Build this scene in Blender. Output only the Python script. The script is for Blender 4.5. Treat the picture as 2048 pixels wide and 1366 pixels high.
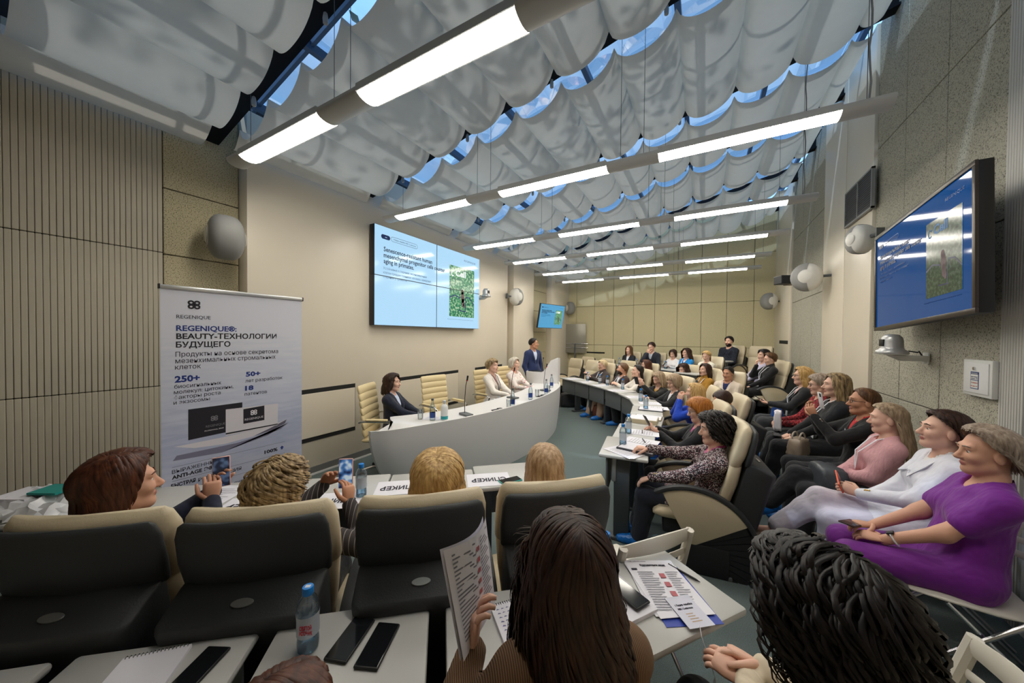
import bpy, bmesh, math, random
import numpy as np
from mathutils import Vector, Matrix, Euler

for o in list(bpy.data.objects): bpy.data.objects.remove(o)
SC = bpy.context.scene
COL = SC.collection
R_ = math.radians

# ---------------------------------------------------------------- camera
CAM_H = 1.75
_cam = bpy.data.cameras.new('camera')
CAM = bpy.data.objects.new('camera', _cam); COL.objects.link(CAM)
_cam.sensor_width = 36.0; _cam.sensor_fit = 'HORIZONTAL'
_cam.lens = 679.8183 / 2048 * 36.0
_cam.clip_start = 0.05; _cam.clip_end = 300
_yaw, _pit, _rol = R_(29.5732), R_(0.95368), R_(0.53877)
_F = Vector((-math.sin(_yaw)*math.cos(_pit), math.cos(_yaw)*math.cos(_pit), -math.sin(_pit)))
_Rt = Vector((math.cos(_yaw), math.sin(_yaw), 0)); _U = _Rt.cross(_F)
_R2 = _Rt*math.cos(_rol) + _U*math.sin(_rol); _U2 = _U*math.cos(_rol) - _Rt*math.sin(_rol)
_m = Matrix((_R2, _U2, -_F)).transposed().to_4x4(); _m.translation = (0, 0, CAM_H)
CAM.matrix_world = _m
SC.camera = CAM

# ---------------------------------------------------------------- world: overcast blue sky over the skylight
W = bpy.data.worlds.new('sky'); SC.world = W; W.use_nodes = True
_bg = W.node_tree.nodes['Background']
_bg.inputs[0].default_value = (0.30, 0.58, 1.0, 1); _bg.inputs[1].default_value = 1.6
SUN = bpy.data.lights.new('sun', 'SUN'); SUN.energy = 1.9; SUN.angle = R_(1.5); SUN.color = (0.80, 0.90, 1.0)
_so = bpy.data.objects.new('sun', SUN); COL.objects.link(_so); _so.rotation_euler = (R_(22), R_(-18), 0)
LAMP_STRENGTH = 26.0
SC.view_settings.view_transform = 'Standard'; SC.view_settings.look = 'None'
SC.view_settings.gamma = 1.0; SC.view_settings.use_curve_mapping = False
SC.view_settings.exposure = 0.06
SC.cycles.max_bounces = 6; SC.cycles.diffuse_bounces = 4; SC.cycles.glossy_bounces = 3
SC.cycles.transmission_bounces = 6; SC.cycles.transparent_max_bounces = 8
SC.cycles.caustics_reflective = False; SC.cycles.caustics_refractive = False
SC.cycles.sample_clamp_indirect = 4.0
# ---------------------------------------------------------------- materials
MATS = {}
def srgb(r, g, b):
    f = lambda c: (c/255/12.92) if c/255 <= .04045 else ((c/255+.055)/1.055)**2.4
    return (f(r), f(g), f(b))
def mat(name, col, rough=.5, metal=0., spec=.5, noise=0., scale=40., bump=0., bscale=None, emit=0., ecol=None, alpha=1., trans=0., ior=1.45, coat=0., sheen=0., stretch=None, bdist=.01):
    if name in MATS: return MATS[name]
    m = bpy.data.materials.new(name); m.use_nodes = True; MATS[name] = m
    nt = m.node_tree; b = nt.nodes['Principled BSDF']
    b.inputs['Base Color'].default_value = (*col, 1); b.inputs['Roughness'].default_value = rough
    b.inputs['Metallic'].default_value = metal; b.inputs['Specular IOR Level'].default_value = spec
    b.inputs['IOR'].default_value = ior
    if coat: b.inputs['Coat Weight'].default_value = coat
    if sheen: b.inputs['Sheen Weight'].default_value = sheen
    if trans: b.inputs['Transmission Weight'].default_value = trans
    if alpha < 1: b.inputs['Alpha'].default_value = alpha
    if emit:
        b.inputs['Emission Color'].default_value = (*(ecol or col), 1); b.inputs['Emission Strength'].default_value = emit
    if noise or bump:
        tc = nt.nodes.new('ShaderNodeTexCoord'); src = tc.outputs['Object']
        if stretch:
            mp = nt.nodes.new('ShaderNodeMapping'); mp.inputs['Scale'].default_value = stretch
            nt.links.new(src, mp.inputs[0]); src = mp.outputs[0]
        n = nt.nodes.new('ShaderNodeTexNoise'); n.inputs['Scale'].default_value = scale; n.inputs['Detail'].default_value = 3
        nt.links.new(src, n.inputs['Vector'])
        if noise:
            mx = nt.nodes.new('ShaderNodeMix'); mx.data_type = 'RGBA'
            mx.inputs[6].default_value = (*[max(0, c*(1-noise)) for c in col], 1)
            mx.inputs[7].default_value = (*[min(1, c*(1+noise)) for c in col], 1)
            nt.links.new(n.outputs['Fac'], mx.inputs[0]); nt.links.new(mx.outputs[2], b.inputs['Base Color'])
        if bump:
            n2 = n
            if bscale:
                n2 = nt.nodes.new('ShaderNodeTexNoise'); n2.inputs['Scale'].default_value = bscale
                nt.links.new(src, n2.inputs['Vector'])
            bp = nt.nodes.new('ShaderNodeBump'); bp.inputs['Strength'].default_value = bump; bp.inputs['Distance'].default_value = bdist
            nt.links.new(n2.outputs['Fac'], bp.inputs['Height']); nt.links.new(bp.outputs[0], b.inputs['Normal'])
    return m
def ramp_mat(name, base, stops, kind='noise', scale=200., rough=.8, stretch=None, bump=0., detail=2, space='Object', metric=None):
    """base mottled with a colour ramp over a noise / wave / voronoi"""
    if name in MATS: return MATS[name]
    m = bpy.data.materials.new(name); m.use_nodes = True; MATS[name] = m
    nt = m.node_tree; b = nt.nodes['Principled BSDF']; b.inputs['Roughness'].default_value = rough
    tc = nt.nodes.new('ShaderNodeTexCoord'); src = tc.outputs[space]
    if stretch:
        mp = nt.nodes.new('ShaderNodeMapping'); mp.inputs['Scale'].default_value = stretch
        nt.links.new(src, mp.inputs[0]); src = mp.outputs[0]
    if kind == 'wave':
        n = nt.nodes.new('ShaderNodeTexWave'); n.inputs['Scale'].default_value = scale; n.inputs['Distortion'].default_value = .5; out = n.outputs['Fac']
    elif kind == 'voronoi':
        n = nt.nodes.new('ShaderNodeTexVoronoi'); n.inputs['Scale'].default_value = scale; out = n.outputs['Color']
        s = nt.nodes.new('ShaderNodeSeparateColor'); nt.links.new(out, s.inputs[0]); out = s.outputs[0]
    else:
        n = nt.nodes.new('ShaderNodeTexNoise'); n.inputs['Scale'].default_value = scale; n.inputs['Detail'].default_value = detail; out = n.outputs['Fac']
    nt.links.new(src, n.inputs['Vector'])
    cr = nt.nodes.new('ShaderNodeValToRGB'); el = cr.color_ramp.elements
    while len(el) < len(stops): el.new(.5)
    for e, (p, c) in zip(el, stops): e.position = p; e.color = (*c, 1)
    nt.links.new(out, cr.inputs[0]); nt.links.new(cr.outputs[0], b.inputs['Base Color'])
    if bump:
        bp = nt.nodes.new('ShaderNodeBump'); bp.inputs['Strength'].default_value = bump; bp.inputs['Distance'].default_value = .005
        nt.links.new(out, bp.inputs['Height']); nt.links.new(bp.outputs[0], b.inputs['Normal'])
    return m
def emit_mat(name, col, strength):
    if name in MATS: return MATS[name]
    m = bpy.data.materials.new(name); m.use_nodes = True; MATS[name] = m
    nt = m.node_tree; b = nt.nodes['Principled BSDF']
    b.inputs['Base Color'].default_value = (0.02, 0.02, 0.02, 1); b.inputs['Roughness'].default_value = .12
    b.inputs['Emission Color'].default_value = (*col, 1); b.inputs['Emission Strength'].default_value = strength
    return m
def glass_mat(name, tint=(1, 1, 1), gloss=.12, rough=.03):
    """thin clear sheet: tinted see-through plus a reflection"""
    if name in MATS: return MATS[name]
    m = bpy.data.materials.new(name); m.use_nodes = True; MATS[name] = m
    nt = m.node_tree; out = nt.nodes['Material Output']; nt.nodes.remove(nt.nodes['Principled BSDF'])
    t = nt.nodes.new('ShaderNodeBsdfTransparent'); t.inputs[0].default_value = (*tint, 1)
    g = nt.nodes.new('ShaderNodeBsdfGlossy'); g.inputs['Roughness'].default_value = rough
    lw = nt.nodes.new('ShaderNodeLayerWeight'); lw.inputs[0].default_value = .35
    mul = nt.nodes.new('ShaderNodeMath'); mul.operation = 'MULTIPLY_ADD'; mul.inputs[1].default_value = .6; mul.inputs[2].default_value = gloss*.4
    mx = nt.nodes.new('ShaderNodeMixShader')
    nt.links.new(lw.outputs['Fresnel'], mul.inputs[0]); nt.links.new(mul.outputs[0], mx.inputs[0])
    nt.links.new(t.outputs[0], mx.inputs[1]); nt.links.new(g.outputs[0], mx.inputs[2]); nt.links.new(mx.outputs[0], out.inputs[0])
    return m

# ---------------------------------------------------------------- mesh building
class MB:
    def __init__(s): s.v = []; s.f = []; s.m = []
    def add(s, vs, fs, m=0):
        b = len(s.v); s.v += [tuple(p) for p in vs]
        for f in fs: s.f.append(tuple(i+b for i in f)); s.m.append(m)
        return s
    def box(s, c, d, m=0, rot=None):
        x, y, z = d[0]/2, d[1]/2, d[2]/2
        vs = [Vector((a, b, e)) for a in (-x, x) for b in (-y, y) for e in (-z, z)]
        if rot is not None: vs = [rot @ v for v in vs]
        cc = Vector(c); vs = [v+cc for v in vs]
        return s.add(vs, [(0,1,3,2),(4,6,7,5),(0,4,5,1),(2,3,7,6),(0,2,6,4),(1,5,7,3)], m)
    def bbox(s, a, b, m=0):
        return s.box([(a[i]+b[i])/2 for i in range(3)], [abs(b[i]-a[i]) for i in range(3)], m)
    def rbox(s, c, d, r, m=0, rot=None, seg=2):
        bm = bmesh.new(); bmesh.ops.create_cube(bm, size=1)
        bmesh.ops.scale(bm, vec=d, verts=bm.verts)
        bmesh.ops.bevel(bm, geom=bm.edges[:], offset=r, segments=seg, profile=.5, affect='EDGES')
        M = (rot.to_4x4() if rot is not None else Matrix()); M.translation = c
        s.add([M @ v.co for v in bm.verts], [[v.index for v in f.verts] for f in bm.faces], m) if not bm.verts.index_update() else 0
        bm.free(); return s
    def prism(s, poly, a, b, axis='z', m=0):
        """poly: 2-D outline; extruded from a to b along axis"""
        def P(u, w, t): return {'z': (u, w, t), 'x': (t, u, w), 'y': (u, t, w)}[axis]
        n = len(poly)
        vs = [P(u, w, a) for u, w in poly] + [P(u, w, b) for u, w in poly]
        fs = [tuple(range(n))[::-1], tuple(range(n, 2*n))] + [(i, (i+1) % n, n+(i+1) % n, n+i) for i in range(n)]
        return s.add(vs, fs, m)
    def tube(s, pts, r, n=8, m=0, cap=True, flat=1.0, up=None):
        pts = [Vector(p) for p in pts]; k = len(pts)
        rs = r if hasattr(r, '__len__') else [r]*k
        vs = []; prev = None
        for i, p in enumerate(pts):
            t = (pts[min(i+1, k-1)] - pts[max(i-1, 0)])
            if t.length < 1e-9: t = Vector((0, 0, 1))
            t.normalize()
            if prev is None:
                u = Vector(up) if up is not None else (Vector((0, 0, 1)) if abs(t.z) < .9 else Vector((1, 0, 0)))
            else: u = prev
            u = (u - t*u.dot(t)).normalized(); prev = u; w = t.cross(u)
            for j in range(n):
                a = 2*math.pi*j/n; vs.append(p + (u*math.cos(a)*flat + w*math.sin(a))*rs[i])
        fs = [(i*n+j, i*n+(j+1) % n, (i+1)*n+(j+1) % n, (i+1)*n+j) for i in range(k-1) for j in range(n)]
        if cap: fs += [tuple(range(n))[::-1], tuple((k-1)*n+j for j in range(n))]
        return s.add(vs, fs, m)
    def lathe(s, prof, n=20, c=(0, 0, 0), m=0, cap=True, sx=1., sy=1.):
        vs = []; k = len(prof)
        for r, z in prof:
            for j in range(n):
                a = 2*math.pi*j/n; vs.append((c[0]+r*math.cos(a)*sx, c[1]+r*math.sin(a)*sy, c[2]+z))
        fs = [(i*n+j, i*n+(j+1) % n, (i+1)*n+(j+1) % n, (i+1)*n+j) for i in range(k-1) for j in range(n)]
        if cap: fs += [tuple(range(n))[::-1], tuple((k-1)*n+j for j in range(n))]
        return s.add(vs, fs, m)
    def grid(s, P, m=0, wrap=False):
        """P[i][j] points"""
        a, b = len(P), len(P[0])
        vs = [p for row in P for p in row]
        fs = [(i*b+j, i*b+(j+1) % b, (i+1)*b+(j+1) % b, (i+1)*b+j) for i in range(a-1) for j in range(b if wrap else b-1)]
        return s.add(vs, fs, m)
    def ball(s, c, r, n=12, k=8, m=0):
        rr = r if hasattr(r, '__len__') else (r, r, r)
        P = []
        for i in range(k+1):
            t = math.pi*i/k
            P.append([(c[0]+rr[0]*math.sin(t)*math.cos(2*math.pi*j/n), c[1]+rr[1]*math.sin(t)*math.sin(2*math.pi*j/n), c[2]-rr[2]*math.cos(t)) for j in range(n)])
        return s.grid(P, m, wrap=True)
    def xf(s, M):
        s.v = [tuple(M @ Vector(p)) for p in s.v]; return s
    def mesh(s, name, mats, smooth=False, bevel=0., seg=2, auto=None):
        me = bpy.data.meshes.new(name); me.from_pydata(s.v, [], s.f)
        for mt in (mats if isinstance(mats, (list, tuple)) else [mats]): me.materials.append(mt)
        me.polygons.foreach_set('material_index', s.m)
        if bevel:
            bm = bmesh.new(); bm.from_mesh(me)
            bmesh.ops.remove_doubles(bm, verts=bm.verts, dist=1e-5)
            ed = [e for e in bm.edges if len(e.link_faces) == 2 and e.calc_face_angle(0) > .6]
            bmesh.ops.bevel(bm, geom=ed, offset=bevel, segments=seg, profile=.5, affect='EDGES', clamp_overlap=True)
            bm.to_mesh(me); bm.free()
        if smooth or bevel:
            me.polygons.foreach_set('use_smooth', [True]*len(me.polygons))
            me.set_sharp_from_angle(angle=R_(auto or 42))
        me.update(); return me
    def build(s, name, mats, parent=None, smooth=False, bevel=0., loc=None, rot=None, seg=2, auto=None):
        o = bpy.data.objects.new(name, s.mesh(name, mats, smooth, bevel, seg, auto)); COL.objects.link(o)
        if parent is not None: o.parent = parent
        if loc is not None: o.location = loc
        if rot is not None: o.rotation_euler = rot
        return o
def put(name, me, parent=None, loc=None, rot=None, scale=None):
    o = bpy.data.objects.new(name, me); COL.objects.link(o)
    if parent is not None: o.parent = parent
    if loc is not None: o.location = loc
    if rot is not None: o.rotation_euler = rot
    if scale is not None: o.scale = scale
    return o
def tag(o, label=None, cat=None, group=None, kind=None):
    if label: o['label'] = label
    if cat: o['category'] = cat
    if group: o['group'] = group
    if kind: o['kind'] = kind
    return o
def thing(name, label, cat, loc=(0, 0, 0), rz=0., group=None, rot=None):
    o = bpy.data.objects.new(name, None); COL.objects.link(o); o.empty_display_size = .1
    o.location = loc; o.rotation_euler = rot if rot is not None else (0, 0, rz)
    return tag(o, label, cat, group)
def copy_tree(o, parent=None):
    c = o.copy(); COL.objects.link(c); c.parent = parent
    for ch in o.children: copy_tree(ch, c)
    return c
def clone(o, loc, rz, label=None, group=None, rot=None):
    c = copy_tree(o); c.location = loc; c.rotation_euler = rot if rot is not None else (0, 0, rz)
    if label: c['label'] = label
    if group: c['group'] = group
    return c
def text(name, body, size, material, parent, M, align='LEFT', sx=1., spacing=1., ext=0.0004, bold=0.):
    cu = bpy.data.curves.new(name, 'FONT'); cu.body = body; cu.size = size; cu.align_x = align
    cu.extrude = ext; cu.space_character = spacing; cu.resolution_u = 2; cu.offset = bold
    t = bpy.data.objects.new(name, cu); COL.objects.link(t)
    dg = bpy.context.evaluated_depsgraph_get()
    me = bpy.data.meshes.new_from_object(t.evaluated_get(dg)); bpy.data.objects.remove(t)
    me.materials.clear(); me.materials.append(material)
    o = put(name, me, parent); o.matrix_local = M @ Matrix.Diagonal((sx, 1, 1, 1)); return o
def frame(o, x, y, z=None):
    """4x4 with local x, y axes in the given directions"""
    x = Vector(x).normalized(); y = Vector(y).normalized(); z = x.cross(y) if z is None else Vector(z)
    M = Matrix((x, y, z)).transposed().to_4x4(); M.translation = o; return M
RZ = lambda a: Matrix.Rotation(a, 3, 'Z')
RX = lambda a: Matrix.Rotation(a, 3, 'X')
RY = lambda a: Matrix.Rotation(a, 3, 'Y')
# ---------------------------------------------------------------- room materials
def speckle(name, c, d, sc=110.):
    return ramp_mat(name, c, [(.34, d), (.47, c), (.60, c), (.72, tuple(min(1, x*1.2) for x in c))], scale=sc, rough=.9, bump=.5, detail=2)
M_PAINT = mat('painted_wall', srgb(224, 214, 196), .36, noise=.03, scale=3)
M_SPECK = speckle('speckled_panel', srgb(190, 180, 150), srgb(118, 108, 80))
M_SPECKR = speckle('speckled_panel_grey', srgb(176, 172, 156), srgb(108, 106, 94))
M_SLAT = mat('slat_board', srgb(188, 180, 162), .6, noise=.04, scale=12)
M_DARK = mat('dark_recess', (.012, .012, .012), .8)
M_CARPET = ramp_mat('carpet', (.1, .12, .12), [(.3, srgb(68, 80, 82)), (.7, srgb(114, 126, 124))], scale=260, rough=.98, bump=.5, detail=4)
M_BASE = mat('grey_skirting', srgb(112, 112, 110), .5)
M_WHITE = mat('white_trim', srgb(222, 222, 218), .4)
M_STEEL = mat('dark_steel', (.008, .009, .012), .8, spec=.2)
XL, XLB, XR, YF = -4.40, -4.22, 1.66, 11.5
def st(o): o['kind'] = 'structure'; return o
# floor with the two raised tiers of the back rows
fl = MB(); fl.bbox((-4.6, -2.5, -.12), (1.9, 11.7, 0)); FLOOR = st(fl.build('floor', M_CARPET))
t1 = MB(); t1.prism([(1.655, 7.75), (1.655, 11.49), (-4.21, 11.49), (-4.21, 10.95), (-2.45, 10.0), (-.95, 9.25), (-.3, 8.62), (.55, 8.45), (.8, 7.75)], 0.0, .2); st(t1.build('floor_tier', M_CARPET, bevel=.01))
t2 = MB(); t2.prism([(1.655, 9.5), (1.655, 11.49), (-.05, 11.49), (-.05, 9.75), (.3, 9.6), (.75, 9.5)], .2, .45); st(t2.build('floor_tier', M_CARPET, bevel=.01))

# walls: backing slab + pieces
def wall(name, a, b, m): w = MB(); w.bbox(a, b); return st(w.build(name, m))
WL = wall('wall_left', (-4.75, -2.5, 0), (XL-.03, YF+.2, 4.25), M_DARK)
WR = wall('wall_right', (XR+.03, -2.5, 0), (XR+.3, YF+.2, 5.35), M_DARK)
WB = wall('wall_back', (-4.75, YF+.03, 0), (XR+.3, YF+.25, 5.35), M_DARK)
WN = wall('wall_near', (-4.75, -2.6, 0), (XR+.3, -2.5, 5.35), M_PAINT)
def panel(parent, a, b, m, g=.004, name='panel', bev=.004):
    p = MB(); d = [0, 0, 0]
    lo = [min(a[i], b[i]) for i in range(3)]; hi = [max(a[i], b[i]) for i in range(3)]
    thin = min(range(3), key=lambda i: hi[i]-lo[i])
    for i in range(3):
        if i != thin: lo[i] += g; hi[i] -= g
    p.bbox(lo, hi); return p.build(name, m, parent, bevel=bev, seg=1)
# left: vertical slats (two rows), 33 mm pitch
_sl = {}
for r, (z0, z1) in enumerate(((.1, 1.25), (1.256, 2.492), (2.498, 4.0))):
    me = MB().bbox((-.012, -.0155, z0), (.012, .0155, z1)).mesh('slat', M_SLAT, bevel=.003, seg=1)
    for i in range(44):
        put('slat', me, WL, (XL-.012, 1.138-.0331*i, 0))
for z0, z1 in ((.1, 1.25), (1.25, 1.87), (1.87, 2.483), (2.483, 3.098), (3.098, 4.0)):
    panel(WL, (XL-.03, 1.157, z0), (XL, 1.75, z1), M_SPECK)
# left: thick painted blocks with recess panels between
def block(y0, y1, m=M_PAINT):
    w = MB(); w.bbox((XL-.03, y0, 0), (XLB, y1, 4.1)); return w.build('wall_block', m, WL, bevel=.006)
block(1.75, 7.2); block(7.5, 8.66); block(9.95, YF+.03)
for y0, y1 in ((7.2, 7.5), (8.66, 9.95)):
    for z0, z1 in ((.1, .6), (.6, 1.25), (1.25, 1.87), (1.87, 2.5), (2.5, 3.1), (3.1, 4.0)):
        panel(WL, (XL-.03, y0, z0), (XL, y1, z1), M_SPECK)
# service hatches in the painted block: a panel with a dark slot above and below
def hatch(y0, y1, z0=.44, z1=1.05):
    panel(WL, (XLB, y0, z0+.03), (XLB+.012, y1, z1-.035), M_PAINT, 0, 'hatch_panel')
    s = MB(); s.bbox((XLB, y0, z1-.035), (XLB+.006, y1, z1+.02)); s.build('slot', M_DARK, WL)
    s = MB(); s.bbox((XLB, y0, z0-.02), (XLB+.006, y1, z0+.03)); s.build('slot', M_DARK, WL)
    s = MB(); s.bbox((XLB, y1, z0-.02), (XLB+.004, y1+.008, z1+.02)); s.build('slot', M_DARK, WL)
hatch(1.85, 3.02); hatch(3.72, 5.29); hatch(5.86, 6.95)
sk = MB(); sk.bbox((XLB, 1.75, 0), (XLB+.014, 7.2, .1)); sk.bbox((XLB, 7.5, 0), (XLB+.014, 8.66, .1)); st(sk.build('baseboard_left', M_BASE))
tr = MB(); tr.bbox((XLB+.014, 1.75, 0), (XLB+.024, 7.2, .022)); st(tr.build('trim_1', M_WHITE))
for y in (8.2,): pass
# right wall: speckled panels, painted pilaster, ribbed frame and door
ZR = (.0, 1.167, 2.528, 3.885, 5.3)
for y0, y1 in ((3.46, 4.11), (4.11, 4.765), (4.765, 5.395)):
    for z0, z1 in zip(ZR, ZR[1:]): panel(WR, (XR+.03, y0, z0), (XR, y1, z1), M_SPECKR)
for y0, y1 in ((7.2, 7.98), (7.98, 8.76), (8.76, 9.58)):
    for z0, z1 in zip(ZR, ZR[1:]): panel(WR, (XR+.03, y0, z0), (XR, y1, z1), M_SPECKR)
for y0, y1, x in ((5.395, 6.25, XR-.03), (6.25, 7.2, XR-.035), (9.58, YF+.03, XR-.03)):
    w = MB(); w.bbox((XR+.03, y0, 0), (x, y1, 5.3)); w.build('pilaster', M_PAINT, WR, bevel=.005)
M_RIB = mat('ribbed_frame', srgb(196, 194, 188), .45)
for i in range(9):
    w = MB(); w.bbox((XR+.03, 3.458-.022*(i+1)+.003, 0), (XR-.006, 3.458-.022*i, 5.3)); w.build('rib', M_RIB, WR, bevel=.003, seg=1)
D1 = MB(); D1.bbox((XR+.03, 2.1, 0), (XR-.004, 3.24, 2.35)); D1 = st(D1.build('door_1', mat('door_white', srgb(205, 208, 214), .35), bevel=.004))
D1h = MB(); D1h.tube([(XR-.02, 2.2, 1.05), (XR-.07, 2.2, 1.05), (XR-.07, 2.34, 1.05)], .01, 8); D1h.build('door_handle', mat('chrome', (.7, .7, .72), .18, 1.), D1, smooth=True)
w = MB(); w.bbox((XR+.03, -2.5, 2.35), (XR, 3.24, 5.3)); w.bbox((XR+.03, -2.5, 0), (XR, 2.1, 2.35)); w.build('wall_panel', M_PAINT, WR)
# back wall panels, 0.64 m pitch
M_SPECKB = speckle('speckled_panel_back', srgb(214, 204, 166), srgb(168, 156, 112), 90.)
xs = [-4.4] + [-3.93+.6365*i for i in range(9)] + [1.66]
for x0, x1 in zip(xs, xs[1:]):
    for z0, z1 in ((0, .75), (.75, 1.47), (1.47, 2.78), (2.78, 4.1), (4.1, 5.3)): panel(WB, (x0, YF, z0), (x1, YF+.03, z1), M_SPECKB)
s = MB(); s.bbox((-3.55, YF-.004, 1.18), (-2.93, YF+.001, 1.23)); s.build('slot', M_DARK, WB)
s = MB(); s.bbox((XR-.034, 9.75, 1.62), (XR-.03, 10.75, 1.70)); s.build('slot', M_DARK, WR)

# ---------------------------------------------------------------- roof: glass, steel and fabric swags
LY = [1.512, 3.244, 5.0, 6.437, 7.966, 9.329]
ZS = lambda x: 3.882 + .237*(x+3.489)            # pinch line of the fabric
PX = [-3.489 + .537*k for k in range(-1, 10)]
def fabric():
    m = bpy.data.materials.new('blind_fabric'); m.use_nodes = True; nt = m.node_tree
    out = nt.nodes['Material Output']; nt.nodes.remove(nt.nodes['Principled BSDF'])
    tc = nt.nodes.new('ShaderNodeTexCoord'); n = nt.nodes.new('ShaderNodeTexNoise'); n.inputs['Scale'].default_value = 6; n.inputs['Detail'].default_value = 6
    nt.links.new(tc.outputs['Object'], n.inputs['Vector'])
    cr = nt.nodes.new('ShaderNodeValToRGB'); cr.color_ramp.elements[0].color = (*srgb(222, 216, 204), 1); cr.color_ramp.elements[1].color = (*srgb(238, 233, 222), 1)
    nt.links.new(n.outputs['Fac'], cr.inputs[0])
    d = nt.nodes.new('ShaderNodeBsdfDiffuse'); t = nt.nodes.new('ShaderNodeBsdfTranslucent'); mx = nt.nodes.new('ShaderNodeMixShader'); mx.inputs[0].default_value = .32
    nt.links.new(cr.outputs[0], d.inputs[0]); t.inputs[0].default_value = (.86, .70, .53, 1)
    n2 = nt.nodes.new('ShaderNodeTexNoise'); n2.inputs['Scale'].default_value = 14; n2.inputs['Detail'].default_value = 2
    mp = nt.nodes.new('ShaderNodeMapping'); mp.inputs['Scale'].default_value = (1.2, .5, 1); mp.inputs['Rotation'].default_value = (0, 0, .6)
    nt.links.new(tc.outputs['Object'], mp.inputs[0]); nt.links.new(mp.outputs[0], n2.inputs['Vector'])
    bp = nt.nodes.new('ShaderNodeBump'); bp.inputs['Strength'].default_value = .12; bp.inputs['Distance'].default_value = .02
    nt.links.new(n2.outputs['Fac'], bp.inputs['Height']); nt.links.new(bp.outputs[0], d.inputs['Normal'])
    nt.links.new(d.outputs[0], mx.inputs[1]); nt.links.new(t.outputs[0], mx.inputs[2]); nt.links.new(mx.outputs[0], out.inputs[0])
    return m
M_FAB = fabric()
M_HEM = mat('fabric_hem', srgb(200, 194, 182), .8)
def swag_mesh(length, dx, dz, sag, nm='swag'):
    """one belly of cloth hung between two cords, running along y"""
    P = []; rng = random.Random(int(length*1000)); ph = rng.random()*6
    nx = 16; ny = 10
    for i in range(nx+1):
        u = i/nx; row = []
        s = sag*(1-abs(2*u-1)**2.2)**.62
        for j in range(ny+1):
            y = length*j/ny
            w = .004*math.sin(ph+9*y+5*u)*math.sin(math.pi*u)
            row.append((dx*u, y, dz*u - s + w))
        P.append(row)
    b = MB(); b.grid(P)
    me = b.mesh(nm, M_FAB, smooth=True, auto=80); return me
GAP = .10
edges = [.30] + [v for y in LY for v in (y-GAP, y+GAP)] + [YF-.35]
bays = [(edges[i], edges[i+1]) for i in range(0, len(edges)-1, 2)]
CEIL_LAB = ['nearest fabric ceiling blind above the slatted wall', 'second fabric ceiling blind, above the roll-up banner', 'third fabric ceiling blind, above the video wall',
            'fourth fabric ceiling blind, beyond the third lamp row', 'fifth fabric ceiling blind, towards the back rows', 'sixth fabric ceiling blind, above the back rows', 'last fabric ceiling blind next to the rear wall']
for bi, (y0, y1) in enumerate(bays):
    T = thing('ceiling_blind', CEIL_LAB[bi], 'blind', (0, y0, 0), 0, 'swagged fabric blinds under the skylight')
    dx = .537; me = swag_mesh(y1-y0, dx, .237*dx, .185)
    for k, x in enumerate(PX[:-1]): put('swag', me, T, (x, 0, ZS(x)))
    x = PX[-1]; wd = XR-.12-x; put('swag', swag_mesh(y1-y0, wd, .237*wd, .07), T, (x, 0, ZS(x)))
    # the flap that hangs against the left wall
    P = []
    xw = XL if y0 < 1.6 else XLB
    for i in range(9):
        u = i/8; xx = PX[0] + (xw+.03-PX[0])*u; zz = ZS(PX[0]) - .16*math.sin(u*math.pi*.62)
        P.append([(xx, 0, zz), (xx, (y1-y0)/2, zz), (xx, y1-y0, zz)])
    MB().grid(P).build('end_flap', M_FAB, T, smooth=True)
MB().bbox((-4.7, -2.5, 4.2), (XR+.1, .16, 4.3)).build('ceiling', mat('dark_sun_cover', (.03, .03, .035), .8))['kind'] = 'structure'  # unseen solid slab over the camera end, added to keep the sun out
# steel beams over the gaps, glazing bars and glass panes above
slope = math.atan(.237)
RT = thing('roof_steel', 'dark steel beams of the skylight above the fabric', 'beam', (0, 0, 0)); RT['kind'] = 'structure'
for y in LY + [.22, YF-.25]:
    b = MB(); L = 6.6; xm = -1.3
    b.box((xm, y+.0, ZS(xm)+.19), (L, .05, .28), 0, RY(-slope)); b.build('beam', M_STEEL, RT)
    b = MB(); b.box((xm, y-.002, ZS(xm)+.035), (L, .135, .025), 0, RY(-slope)); b.build('beam_flange', M_STEEL, RT)
GL = glass_mat('roof_glass', (.80, .90, 1.0), .1)
M_BAR = mat('glazing_bar', srgb(70, 92, 120), .4)
for x in [-4.3 + 1.0*i for i in range(7)]:
    b = MB(); b.bbox((x-.03, -1.2, ZS(x)+.50), (x+.03, YF+.2, ZS(x)+.58)); b.build('glazing_bar', M_BAR, RT)
for i in range(14):
    y = -.9+.93*i; b = MB(); xm = -1.3
    b.box((xm, y, ZS(xm)+.56), (6.6, .035, .05), 0, RY(-slope)); b.build('glazing_bar', M_BAR, RT)
WG = thing('window_1', 'sloping glass skylight over the whole hall', 'window'); WG['kind'] = 'structure'
for x in [-4.3 + 1.0*i for i in range(6)]:
    b = MB(); P = [[(x, -1.2, ZS(x)+.6), (x+1, -1.2, ZS(x+1)+.6)], [(x, YF+.2, ZS(x)+.6), (x+1, YF+.2, ZS(x+1)+.6)]]
    b.grid(P); b.build('pane', GL, WG)
# cord weights hanging in the gaps
M_PLUG = mat('cord_plug', srgb(170, 172, 172), .5)
plug = MB().lathe([(.004, .0), (.014, -.01), (.02, -.05), (.018, -.085), (.006, -.095)], 10).mesh('plug', M_PLUG, smooth=True)
for y in LY:
    for k in (1, 3, 5, 7): put('plug', plug, RT, (PX[k]-.07, y+.02, ZS(PX[k])+.0))

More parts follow.
